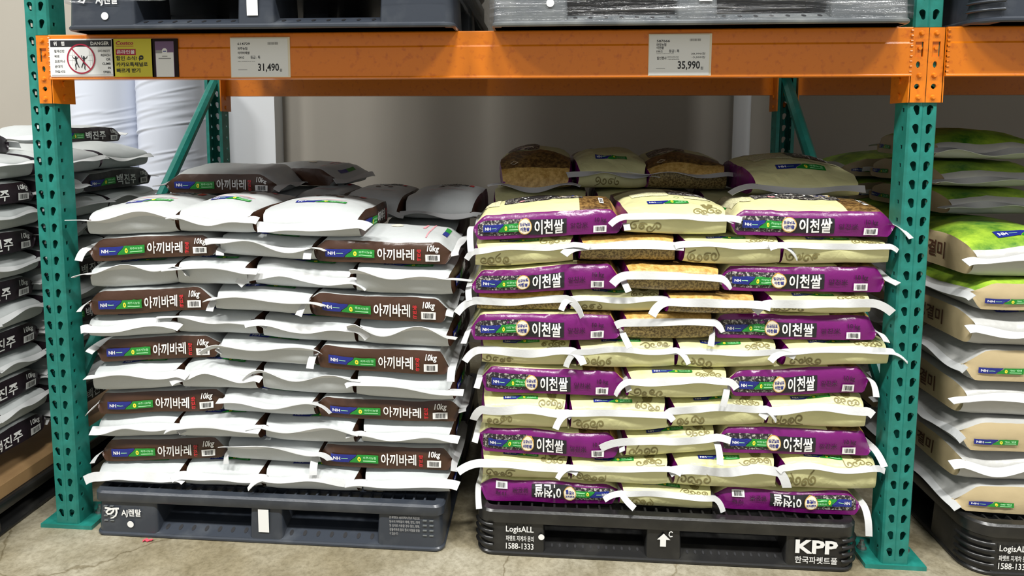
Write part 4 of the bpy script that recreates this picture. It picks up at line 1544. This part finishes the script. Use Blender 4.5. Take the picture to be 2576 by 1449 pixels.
# ---- stack of white and brown bags
PXL = (235, 540, 800, 1110)
BL = [(1222, 1222, 1236, 1245), (1171, 1157, 1178, 1191), (1110, 1098, 1117, 1128), (1048, 1037, 1053, 1068), (988, 974, 996, 1010), (918, 902, 925, 946), (853, 840, 861, 879),
      (797, 777, 796, 815), (729, 714, 731, 746), (663, 643, 662, 669), (595, 584, 600, 605), (512, 503, 520, 520)]
RL = [[('E', 245, 462), ('E', 462, 662), ('E', 664, 904), ('E', 906, 1134)],
      [('S', 243, 566), ('E', 562, 805), ('S', 797, 1138)],
      [('E', 238, 452), ('E', 452, 664), ('E', 664, 900), ('E', 900, 1138)],
      [('S', 235, 560), ('E', 556, 796), ('S', 792, 1155)],
      [('E', 230, 456), ('E', 456, 650), ('E', 651, 890), ('E', 892, 1148)],
      [('S', 232, 552), ('E', 550, 800), ('S', 796, 1130)],
      [('E', 217, 441), ('E', 441, 656), ('E', 656, 895), ('E', 896, 1136)],
      [('S', 222, 540), ('E', 540, 790), ('S', 779, 1128)],
      [('E', 220, 445), ('E', 445, 632), ('E', 632, 890), ('E', 890, 1140)],
      [('S', 218, 548), ('E', 546, 796), ('S', 784, 1138, {'bare': 1})],
      [('E', 212, 445, {'tl': (0.02, 0.05)}), ('E', 445, 645), ('E', 648, 905)]]
GA = 'white and brown rice bags on the slate pallet'
P3 = ('beside the danger-sign post', 'mid-row', 'facing the cream bags')
P4 = ('beside the danger-sign post', 'second from the danger-sign post', 'second from the cream bags', 'facing the cream bags')
TL = stack_rows('A', PXL, BL, RL, GA, 'above the slate pallet', P3, P4, 0.205, 0.14, 0.147, 3, (0.01, 0.065), 0.022)

# ---- stack of cream and purple bags
PXR = (1215, 1540, 1850, 2170)
BR = [(1270, 1288, 1297, 1303), (1203, 1217, 1232, 1237), (1137, 1158, 1140, 1156), (1068, 1090, 1072, 1084), (989, 1002, 1003, 994), (921, 931, 930, 921), (857, 857, 859, 859),
      (785, 788, 790, 793), (742, 728, 737, 740), (677, 655, 671, 666), (609, 588, 595, 600), (530, 515, 515, 520)]
RR_ = [[('F', 1205, 1558), ('E', 1558, 1802), ('F', 1802, 2175)],
       [('E', 1205, 1434), ('E', 1436, 1690), ('E', 1690, 1958), ('E', 1960, 2210)],
       [('S', 1203, 1562), ('E', 1562, 1802), ('S', 1805, 2200)],
       [('E', 1205, 1428), ('E', 1430, 1681), ('E', 1682, 1928), ('E', 1930, 2185)],
       [('S', 1208, 1572), ('E', 1574, 1834), ('S', 1832, 2192)],
       [('E', 1203, 1442), ('E', 1446, 1701), ('E', 1703, 1966), ('E', 1970, 2242)],
       [('S', 1180, 1562), ('Eg', 1562, 1800), ('S', 1800, 2218)],
       [('Eg', 1195, 1430), ('E', 1430, 1671), ('Eg', 1673, 1905), ('E', 1930, 2200)],
       [('S', 1183, 1564), ('Eg', 1566, 1812), ('S', 1815, 2238)],
       [('E', 1190, 1447), ('Eg', 1453, 1705), ('E', 1708, 1966), ('E', 1968, 2246)],
       [('S', 1188, 1572), ('E', 1566, 1836), ('S', 1840, 2262)]]
GC = 'cream and purple rice bags on the black pallet'
Q3 = ('facing the white bags', 'mid-row', 'beside the beam-joint post')
Q4 = ('facing the white bags', 'second from the white bags', 'second from the beam-joint post', 'beside the beam-joint post')
TR = stack_rows('C', PXR, BR, RR_, GC, 'above the black pallet', Q3, Q4, 0.235, 0.15, 0.143, 5, (0.02, 0.085), 0.017)


# ---- bags behind the front rows and on top
def flat(z):
    return lambda x, y: np.full(np.shape(x), z, float)


def slope(z, x0, dzdx, y0=0.0, dzdy=0.0):
    return lambda x, y: z + (x - x0) * dzdx + (y - y0) * dzdy


def tape_opt(seed, tl=(0.01, 0.03), phi=-0.6, width=0.02):
    q = random.Random(seed)
    return dict(width=width, phi=phi, tails=tails(q, *tl), bend=((q.uniform(0, 8), q.uniform(0, 12)), (q.uniform(0, 8), q.uniform(0, 12))))


XLr = on_y(1120, 900, FRONT_Y)[0]
XRl = on_y(1205, 900, FRONT_Y)[0]
for k in range(10):
    B = Bag(XLr - 0.150, 0.655, math.pi / 2, 0.205, 0.135, fz(TL[k], 0.001, 0.147), fz(TL[k + 1], -0.001), 7000 + k)
    make_bag('A', B, 'white rice bag behind the front row, %s layer up, facing the cream bags' % ORD[k], GA, ends=(-1,), tape_args={-1: tape_opt(k)})
    B = Bag(XRl + 0.160, 0.745, math.pi / 2, 0.235, 0.145, fz(TR[k], 0.001, 0.143), fz(TR[k + 1], -0.001), 7100 + k)
    make_bag('C', B, 'cream rice bag behind the front row, %s layer up, facing the white bags' % ORD[k], GC, ends=(-1,), gold=1, tape_args={-1: tape_opt(k + 50)})

zA = float(np.interp(-0.35, *TL[10]))
for i, (x0, x1) in enumerate(((728, 852), (856, 1012), (1016, 1203))):
    X0, X1 = on_y(x0, 520, 0.43)[0] + 0.002, on_y(x1, 520, 0.43)[0] - 0.002
    B = Bag((X0 + X1) / 2, 0.63, math.pi / 2 - 0.02 * i, 0.205, (X1 - X0) / 2, slope(zA + 0.004, -0.3, 0), slope(zA + 0.083, -0.3, 0, 0.43, 0.03), 7200 + i, crown=0.015, seam=0.3)
    make_bag('A', B, 'white rice bag on top, set back, %s, print facing up' % ('below the bag with creased film', 'next to the bare-cornered bag', 'overlooking the cream bags')[i], GA, ends=(-1,),
             tape_args={-1: tape_opt(60 + i)}, extra=top_end_A())
X0, X1 = on_y(412, 472, 0.34)[0], on_y(692, 472, 0.34)[0]
zt_ = zA + 0.105
B = Bag((X0 + X1) / 2, 0.34 + 0.14, 0.03, (X1 - X0) / 2, 0.14, flat(zA + 0.094), slope(zA + 0.172, 0, 0, 0.34, 0.06), 7300, crown=0.012, chamfer=0.055, seam=0.35)
make_bag('A', B, 'white rice bag with brown side out, set back on top of the stack', GA, ends=(-1, 1), side='gm', tape_args={-1: tape_opt(70, (0.03, 0.04), 0.3), 1: tape_opt(71, (0.03, 0.04), -0.4)})
c = on_y(765, 452, 0.70)
B = Bag(c[0], 0.78, -0.25, 0.20, 0.14, flat(zA + 0.100), slope(zA + 0.172, 0, 0, 0.7, 0.0), 7301, crown=0.015, chamfer=0.06)
make_bag('A', B, 'white rice bag on top, behind the set-back brown-sided bag', GA, ends=(-1, 1), tape_args={-1: tape_opt(72), 1: tape_opt(73)}, extra=top_A())
# left part of the second row, carrying the set-back bags
for k, z in ((9, None), (10, zA)):
    for i in range(2):
        X = -1.035 + 0.262 * i
        if k == 9:
            B = Bag(X, 0.66, math.pi / 2, 0.205, 0.128, fz(TL[9], 0.001), fz(TL[10], -0.001), 7400 + i)
        else:
            B = Bag(X, 0.66, math.pi / 2, 0.205, 0.128, fz(TL[10], 0.001), flat(zA + 0.09), 7410 + i)
        make_bag('A', B, 'white rice bag in the second row, %s layer up, %s' % (ORD[k], ('beside the danger-sign post', 'under the set-back bag')[i]), GA, ends=())

# cream stack: second row of the top layer, then the four set-back bags
zC = float(np.interp(0.6, *TR[10]))
for i in range(3):
    X = 0.24 + 0.37 * i
    B = Bag(X, 0.70, math.pi / 2, 0.24, 0.17, fz(TR[10], 0.001), flat(zC + 0.083), 7500 + i)
    make_bag('C', B, 'cream rice bag under the set-back top bags, %s' % ('facing the white bags', 'mid-row', 'beside the beam-joint post')[i], GC, ends=(-1,), gold=1)
for i in range(3):
    X = 0.24 + 0.37 * i
    B = Bag(X, 0.70, math.pi / 2, 0.24, 0.17, fz(TR[9], 0.001), fz(TR[10], -0.001), 7550 + i)
    if i: make_bag('C', B, 'cream rice bag in the second row, tenth layer up, %s' % ('facing', 'mid-row', 'beside the beam-joint post')[i], GC, ends=(), gold=1)
Z12 = zC + 0.088
for i, (t, x0, x1, yb, Yf, H, tilt) in enumerate((('Eg', 1252, 1442, 475, 0.48, 0.105, 0.03), ('E', 1444, 1630, 470, 0.48, 0.100, 0.05), ('Eg', 1628, 1838, 470, 0.46, 0.095, 0.0), ('E', 1893, 2180, 492, 0.22, 0.088, -0.02))):
    X0, X1 = on_y(x0, yb - 40, Yf)[0], on_y(x1, yb - 40, Yf)[0]
    cx = (X0 + X1) / 2
    gold = -1 if t == 'Eg' else 1
    B = Bag(cx, Yf + 0.235, math.pi / 2 + (0.0, 0.03, -0.02, -0.03)[i], 0.235, (X1 - X0) / 2 - 0.004, flat(Z12 + (0.0 if i < 3 else 0.002)), slope(Z12 + H, cx, tilt, Yf, 0.04), 7600 + i, crown=0.03, p=4.0, seam=(0.12, 0.55, 0.60, 0.38)[i], amp=0.004)
    ex = []
    if t == 'E':
        ex = [('end-1', 'logo_banner', nh_banner(-0.45, 0.45, 0.05, 0.075, '마장농협')), ('und-1', 'scroll_print', curls(-0.5, 0.2, 0.3, 0.8, i))] + (top_end_C() if i == 3 else [])
    else:
        ex = [('end-1', 'dark_panel', [(rect2d(-0.8, 0.1, 0.14, 0.28, 10, 6), 'flower_print'), (disc2d(-0.35, 0.17, 0.28, 0.028, 20), 'ink_cream'), fit('임금님표', -0.52, -0.18, 0.158, 0.18, 'ink_blue', 0.02)]),
              ('end-1', 'code_label', [(ring2d(-0.6, 0.05, 0.09, 0.115, 4, sy=0.09), 'ink_cream')])]
    ta = tape_opt(80 + i, (0.03, 0.06), (-0.5, -0.4, -0.2, -0.9)[i], 0.022)
    if i == 2: ta['tails'] = (0.02, 0.075); ta['bend'] = ((4, 6), (1, -3))
    if i == 3: ta['tails'] = (0.01, 0.08); ta['bend'] = ((4, 6), (2, 8))
    lab = ('cream rice bag with golden wheat end, alone at the white-bag side of the top row', 'cream rice bag tilted in the top row, between two golden-ended bags', 'cream rice bag with golden wheat end and long raised tape, top row', 'cream rice bag with purple corner, top row, beside the beam-joint post')[i]
    make_bag('C', B, lab, GC, ends=(-1,), gold=gold, tape_args={-1: ta}, extra=ex)

# ---- stack beyond the free end of the rack: white bags with dark navy sides, on a cardboard sheet
GN = 'white and navy rice bags beyond the rack end'
XN = -1.452
o = MB().prism(rrect(-0.54, 0.535, -0.54, 0.54, 0.01), 0, 0.045, 'cardboard', bevel=0.002).build('cardboard_sheet', None, False, None, (-1.97, 0.30, 0.1055))
tag(o, 'thick brown cardboard sheet between the black pallet and the navy-sided bags', 'cardboard sheet')
zlo, zhi = on_x(50, 1090, XN)[2], on_x(50, 480, XN)[2]
pitN = (zhi - zlo) / 10


def navy_side(k, ya, yb_, z0, z1, nm, dx=0.0, seed=0):
    B = Bag(XN - 0.14 + dx, (ya + yb_) / 2, math.pi / 2, (yb_ - ya) / 2, 0.14, flat(z0), flat(z1), 8000 + seed, chamfer=0.05)
    make_bag('N', B, 'white rice bag with dark navy side, %s layer above the cardboard, %s' % (ORD[k], nm), GN, ends=(-1, 1), side='gm', tape_args={-1: tape_opt(seed), 1: tape_opt(seed + 5, phi=0.2)})


def navy_end(k, ya, yb_, z0, z1, nm, dx=0.0, seed=0, crown=0.0, banner=False):
    B = Bag(XN - 0.195 + dx, (ya + yb_) / 2, math.pi, 0.205, (yb_ - ya) / 2 - 0.002, flat(z0), flat(z1), 8100 + seed, p=4.2, seam=0.6, crown=crown)
    make_bag('N', B, 'white rice bag, plain taped end, %s layer above the cardboard, %s' % (ORD[k], nm), GN, ends=(-1,), tape_args={-1: tape_opt(seed, phi=-0.4)}, extra=[('end-1', 'logo_banner', nh_banner(-0.5, 0.5, 0.05, 0.075))] if banner else None)


NTH = ('first from the aisle', 'second from the aisle', 'third from the aisle', 'fourth from the aisle')
for k in range(12):
    zc_ = zlo + pitN * k
    z0, z1 = max(0.152, zc_ - pitN / 2 + 0.001), zc_ + pitN / 2 - 0.001
    dj = [rnd.uniform(-0.012, 0.012) for _ in range(4)]
    if k % 2 == 0:
        navy_side(k, -0.225, 0.205, z0, z1, NTH[0], dj[0], 2 * k)
        if k < 8:
            navy_side(k, 0.215, 0.645, z0, z1, NTH[1], dj[1], 2 * k + 1)
        else:
            navy_end(k, 0.212, 0.42, z0, z1, NTH[1], dj[1] + 0.01, 200 + k)
            navy_side(k, 0.43, 0.88, z0, z1, NTH[2], dj[2], 2 * k + 1)
    else:
        navy_end(k, -0.225, -0.01, z0, z1, NTH[0], dj[0], 300 + k)
        navy_end(k, -0.008, 0.208, z0, z1, NTH[1], dj[1], 320 + k)
        navy_end(k, 0.215, 0.55, z0, z1 + (0.012 if k == 11 else 0), NTH[2], dj[2] + 0.01, 340 + k, 0.015 if k == 11 else 0, k == 11)
        if k > 6: navy_end(k, 0.56, 0.88, z0, z1 + (0.01 if k == 11 else 0), NTH[3], dj[3], 360 + k, 0.02 if k == 11 else 0)
for k in range(12):
    zc_ = zlo + pitN * k
    z0, z1 = max(0.152, zc_ - pitN / 2 + 0.001), zc_ + pitN / 2 - 0.001
    if k % 2 == 0:
        for j in range(2):
            B = Bag(XN - 0.43 - 0.29 * j, -0.01, math.pi / 2, 0.215, 0.14, flat(z0), flat(z1), 8700 + k * 2 + j, chamfer=0.05)
            make_bag('N', B, 'white rice bag in the inner column, %s layer above the cardboard, %s from the rack' % (ORD[k], ('second', 'third')[j]), GN, ends=(-1,))
    else:
        for j in range(2):
            B = Bag(XN - 0.61, -0.118 + 0.217 * j, math.pi, 0.205, 0.106, flat(z0), flat(z1), 8760 + k * 2 + j, p=4.2, seam=0.6)
            make_bag('N', B, 'white rice bag lying crosswise inside the stack, %s layer above the cardboard, %s' % (ORD[k], ('aisle side', 'wall side')[j]), GN, ends=(1,))
zk = zlo + pitN * 11.5 + 0.004
B = Bag(XN - 0.34, 0.80, math.pi / 2 - 0.05, 0.21, 0.13, flat(zk + 0.018), flat(zk + pitN + 0.01), 8290, chamfer=0.05)
make_bag('N', B, 'white rice bag with navy side, topmost, set back near the wrapped rolls', GN, ends=(-1, 1), side='gm', tape_args={-1: tape_opt(9), 1: tape_opt(11, phi=0.4)})
ztopN = zlo + pitN * 12.5
B = Bag(XN - 0.22, 0.02, math.pi / 2 + 0.1, 0.21, 0.14, flat(ztopN - pitN), flat(ztopN - 0.006), 8200, crown=0.02)
make_bag('N', B, 'white rice bag lying flat at the aisle edge on top of the navy-sided bags', GN, ends=(-1, 1))

# ---- neighbouring bay: white bags with beige sides and green field print
GG = 'white, beige and green rice bags on the neighbouring pallet'
XG = 1.455
YG = 0.04
bg = [1310, 1222, 1142, 1060, 966, 876, 784, 705, 622]
zg = [max(0.157, on_y(2490, y, 0.03)[2]) for y in bg]
for k in range(8):
    z0, z1 = zg[k] + 0.001, zg[k + 1] - 0.001
    for j in range(2):
        Y0 = YG + rnd.uniform(-0.01, 0.01)
        nm = ('at the aisle edge', 'second from the aisle')[j]
        if k % 2 == 0:
            if j == 0:
                B = Bag(XG + 0.235, Y0 + 0.15, 0.0, 0.235, 0.15, flat(z0), flat(z1), 8300 + k, chamfer=0.06, crown=0.02 if k > 6 else 0)
                make_bag('G', B, 'white rice bag with beige side out, %s green-print layer, %s' % (ORD[k], nm), GG, ends=(-1, 1), side='gm', field=(k > 5),
                         tape_args={-1: tape_opt(k + 300, (0.015, 0.035), -0.7, 0.02), 1: tape_opt(k)})
            else:
                B = Bag(XG + 0.235, Y0 + 0.46, 0.0, 0.235, 0.15, flat(z0), flat(z1), 8350 + k, chamfer=0.06)
                make_bag('G', B, 'white rice bag, taped end by the post, %s green-print layer, %s' % (ORD[k], nm), GG, ends=(-1,), tape_args={-1: tape_opt(k + 320, (0.01, 0.03), -0.7, 0.02)}, field=(k > 5))
        else:
            B = Bag(XG + 0.155, Y0 + 0.235 + 0.48 * j, math.pi / 2, 0.235, 0.15, flat(z0), flat(z1) if k < 7 else slope(z1 + 0.02, XG, 0, 0, 0.02), 8400 + k * 2 + j, p=4.4, seam=0.6, crown=0.025 if k == 7 else 0)
            make_bag('G', B, 'white rice bag with taped end out, %s green-print layer, %s' % (ORD[k], nm), GG, ends=(-1,), side='gp', tape_args={-1: tape_opt(k + 340, (0.02, 0.05), -0.6, 0.024)},
                     extra=[('end-1', 'logo_banner', nh_banner(-0.35, 0.75, 0.05, 0.08, '농협'))], field=(k > 5))
for k in range(8):
    z0, z1 = zg[k] + 0.001, zg[k + 1] - 0.001
    if k % 2 == 0:
        B = Bag(XG + 0.72, YG + 0.15, 0.0, 0.235, 0.15, flat(z0), flat(z1), 8600 + k, chamfer=0.06)
        make_bag('G', B, 'white rice bag with beige side out, %s green-print layer, second from the post' % ORD[k], GG, ends=(-1, 1), side='gm', field=(k > 5))
    else:
        for j in range(2):
            B = Bag(XG + 0.47 + 0.315 * j, YG + 0.235, math.pi / 2, 0.235, 0.15, flat(z0), flat(z1), 8620 + k * 2 + j, p=4.4, seam=0.6, crown=0.02 if k == 7 else 0)
            make_bag('G', B, 'white rice bag with taped end out, %s green-print layer, %s from the post' % (ORD[k], ('second', 'third')[j]), GG, ends=(-1,), field=(k > 5), extra=[('end-1', 'logo_banner', nh_banner(-0.35, 0.75, 0.05, 0.08, '농협'))])
zt8 = zg[8] + 0.05
GT = ((XG + 0.215, 0.56, math.pi / 2 + 0.08, zt8, 'lower of three crumpled bags set back on top'), (XG + 0.225, 0.60, math.pi / 2 + 0.03, zt8 + 0.088, 'middle of three crumpled bags set back on top'),
      (XG + 0.25, 0.64, math.pi / 2 - 0.06, zt8 + 0.176, 'upper of three crumpled bags set back on top'),
      (XG + 0.22, 1.03, 0.1, zt8 - 0.01, 'lower of two bags at the rear top edge'), (XG + 0.24, 1.05, -0.05, zt8 + 0.08, 'upper of two bags at the rear top edge'))
for i, (x, y, yaw, z, nm) in enumerate(GT):
    B = Bag(x, y, yaw, 0.23, 0.15, flat(z + 0.002), flat(z + 0.083), 8500 + i, crown=0.02 if i in (2, 4) else 0.0, p=4.2, amp=0.0035)
    make_bag('G', B, 'white and beige rice bag, ' + nm + ', green-print stack', GG, ends=(-1, 1), side='gp' if i < 3 else 'gm', field=True, tape_args={-1: tape_opt(400 + i, (0.03, 0.07), -0.4, 0.026), 1: tape_opt(i)})


# ------------------------------------------------------------------ wrapped rolls behind the rack end
def roll(x0, x1, Y, seed, label, H=1.57):
    q = np.random.RandomState(seed)
    r = (x1 - x0) / 2
    NA, NZ = 90, 400
    th = np.linspace(0, 2 * math.pi, NA, endpoint=False)
    zs = np.linspace(0, H, NZ)
    TH, ZZ = np.meshgrid(th, zs)
    R = np.full_like(TH, r)
    for _ in range(70):
        z0, a0, wd, ln, am = q.uniform(0.05, H - 0.03), q.uniform(0, 6.28), q.uniform(0.006, 0.012), q.uniform(0.4, 1.4), q.uniform(0.002, 0.0045)
        da = (TH - a0 + math.pi) % (2 * math.pi) - math.pi
        zc = z0 + 0.03 * np.sin(da * q.uniform(0.4, 1.2)) + 0.012 * da
        R += am * np.exp(-((ZZ - zc) / wd) ** 2) * np.exp(-(da / ln) ** 4) - 0.5 * am * np.exp(-((ZZ - zc + 1.6 * wd) / wd) ** 2) * np.exp(-(da / ln) ** 4)
    vs = np.stack([R * np.cos(TH), R * np.sin(TH), ZZ], -1).reshape(-1, 3)
    fs = [(k * NA + i, k * NA + (i + 1) % NA, (k + 1) * NA + (i + 1) % NA, (k + 1) * NA + i) for k in range(NZ - 1) for i in range(NA)]
    fs += [tuple((NZ - 1) * NA + i for i in range(NA)), tuple(range(NA - 1, -1, -1))]
    o = MB().add(vs, fs, 'roll_white').build('wrapped_roll', None, True, 0.9, ((x0 + x1) / 2, Y, 0))
    core = MB().cyl((0, 0, H + 0.0005), 0.04, 0.012, 'cardboard', n=20).build('core', o)
    return tag(o, label, 'roll', 'white wrapped rolls')


YR = 1.66
e0, e1, e2 = (on_y(p, 300, YR)[0] for p in (189, 357, 524))
roll(e0 + 0.004, e1 - 0.004, YR, 1, 'tall white film-wrapped roll behind the danger-sign post')
roll(e1 + 0.004, e2 - 0.004, YR, 2, 'tall white film-wrapped roll beside the rear post and green brace')

# ------------------------------------------------------------------ litter
P = on_z(371, 1362, 0.0)
mb = MB()
v, f = stroke2d([(-0.014, -0.002), (-0.006, 0.002), (0.002, -0.001), (0.010, 0.003), (0.015, 0.0)], 0.012, 0.008)
n = len(v)
zz = [0.001 + 0.004 * abs(math.sin(i * 1.3)) for i in range(n)]
vs = [(a, b, z + 0.0012) for (a, b), z in zip(v, zz)] + [(a, b, z) for (a, b), z in zip(v, zz)]
mb.add(vs, f + [tuple(i + n for i in q[::-1]) for q in f], 'scrap_pink')
tag(mb.build('paper_scrap', None, False, None, (P[0], P[1], 0)), 'small pink paper scrap on the concrete in front of the slate pallet', 'litter')

bpy.data.scenes.remove(TXS)
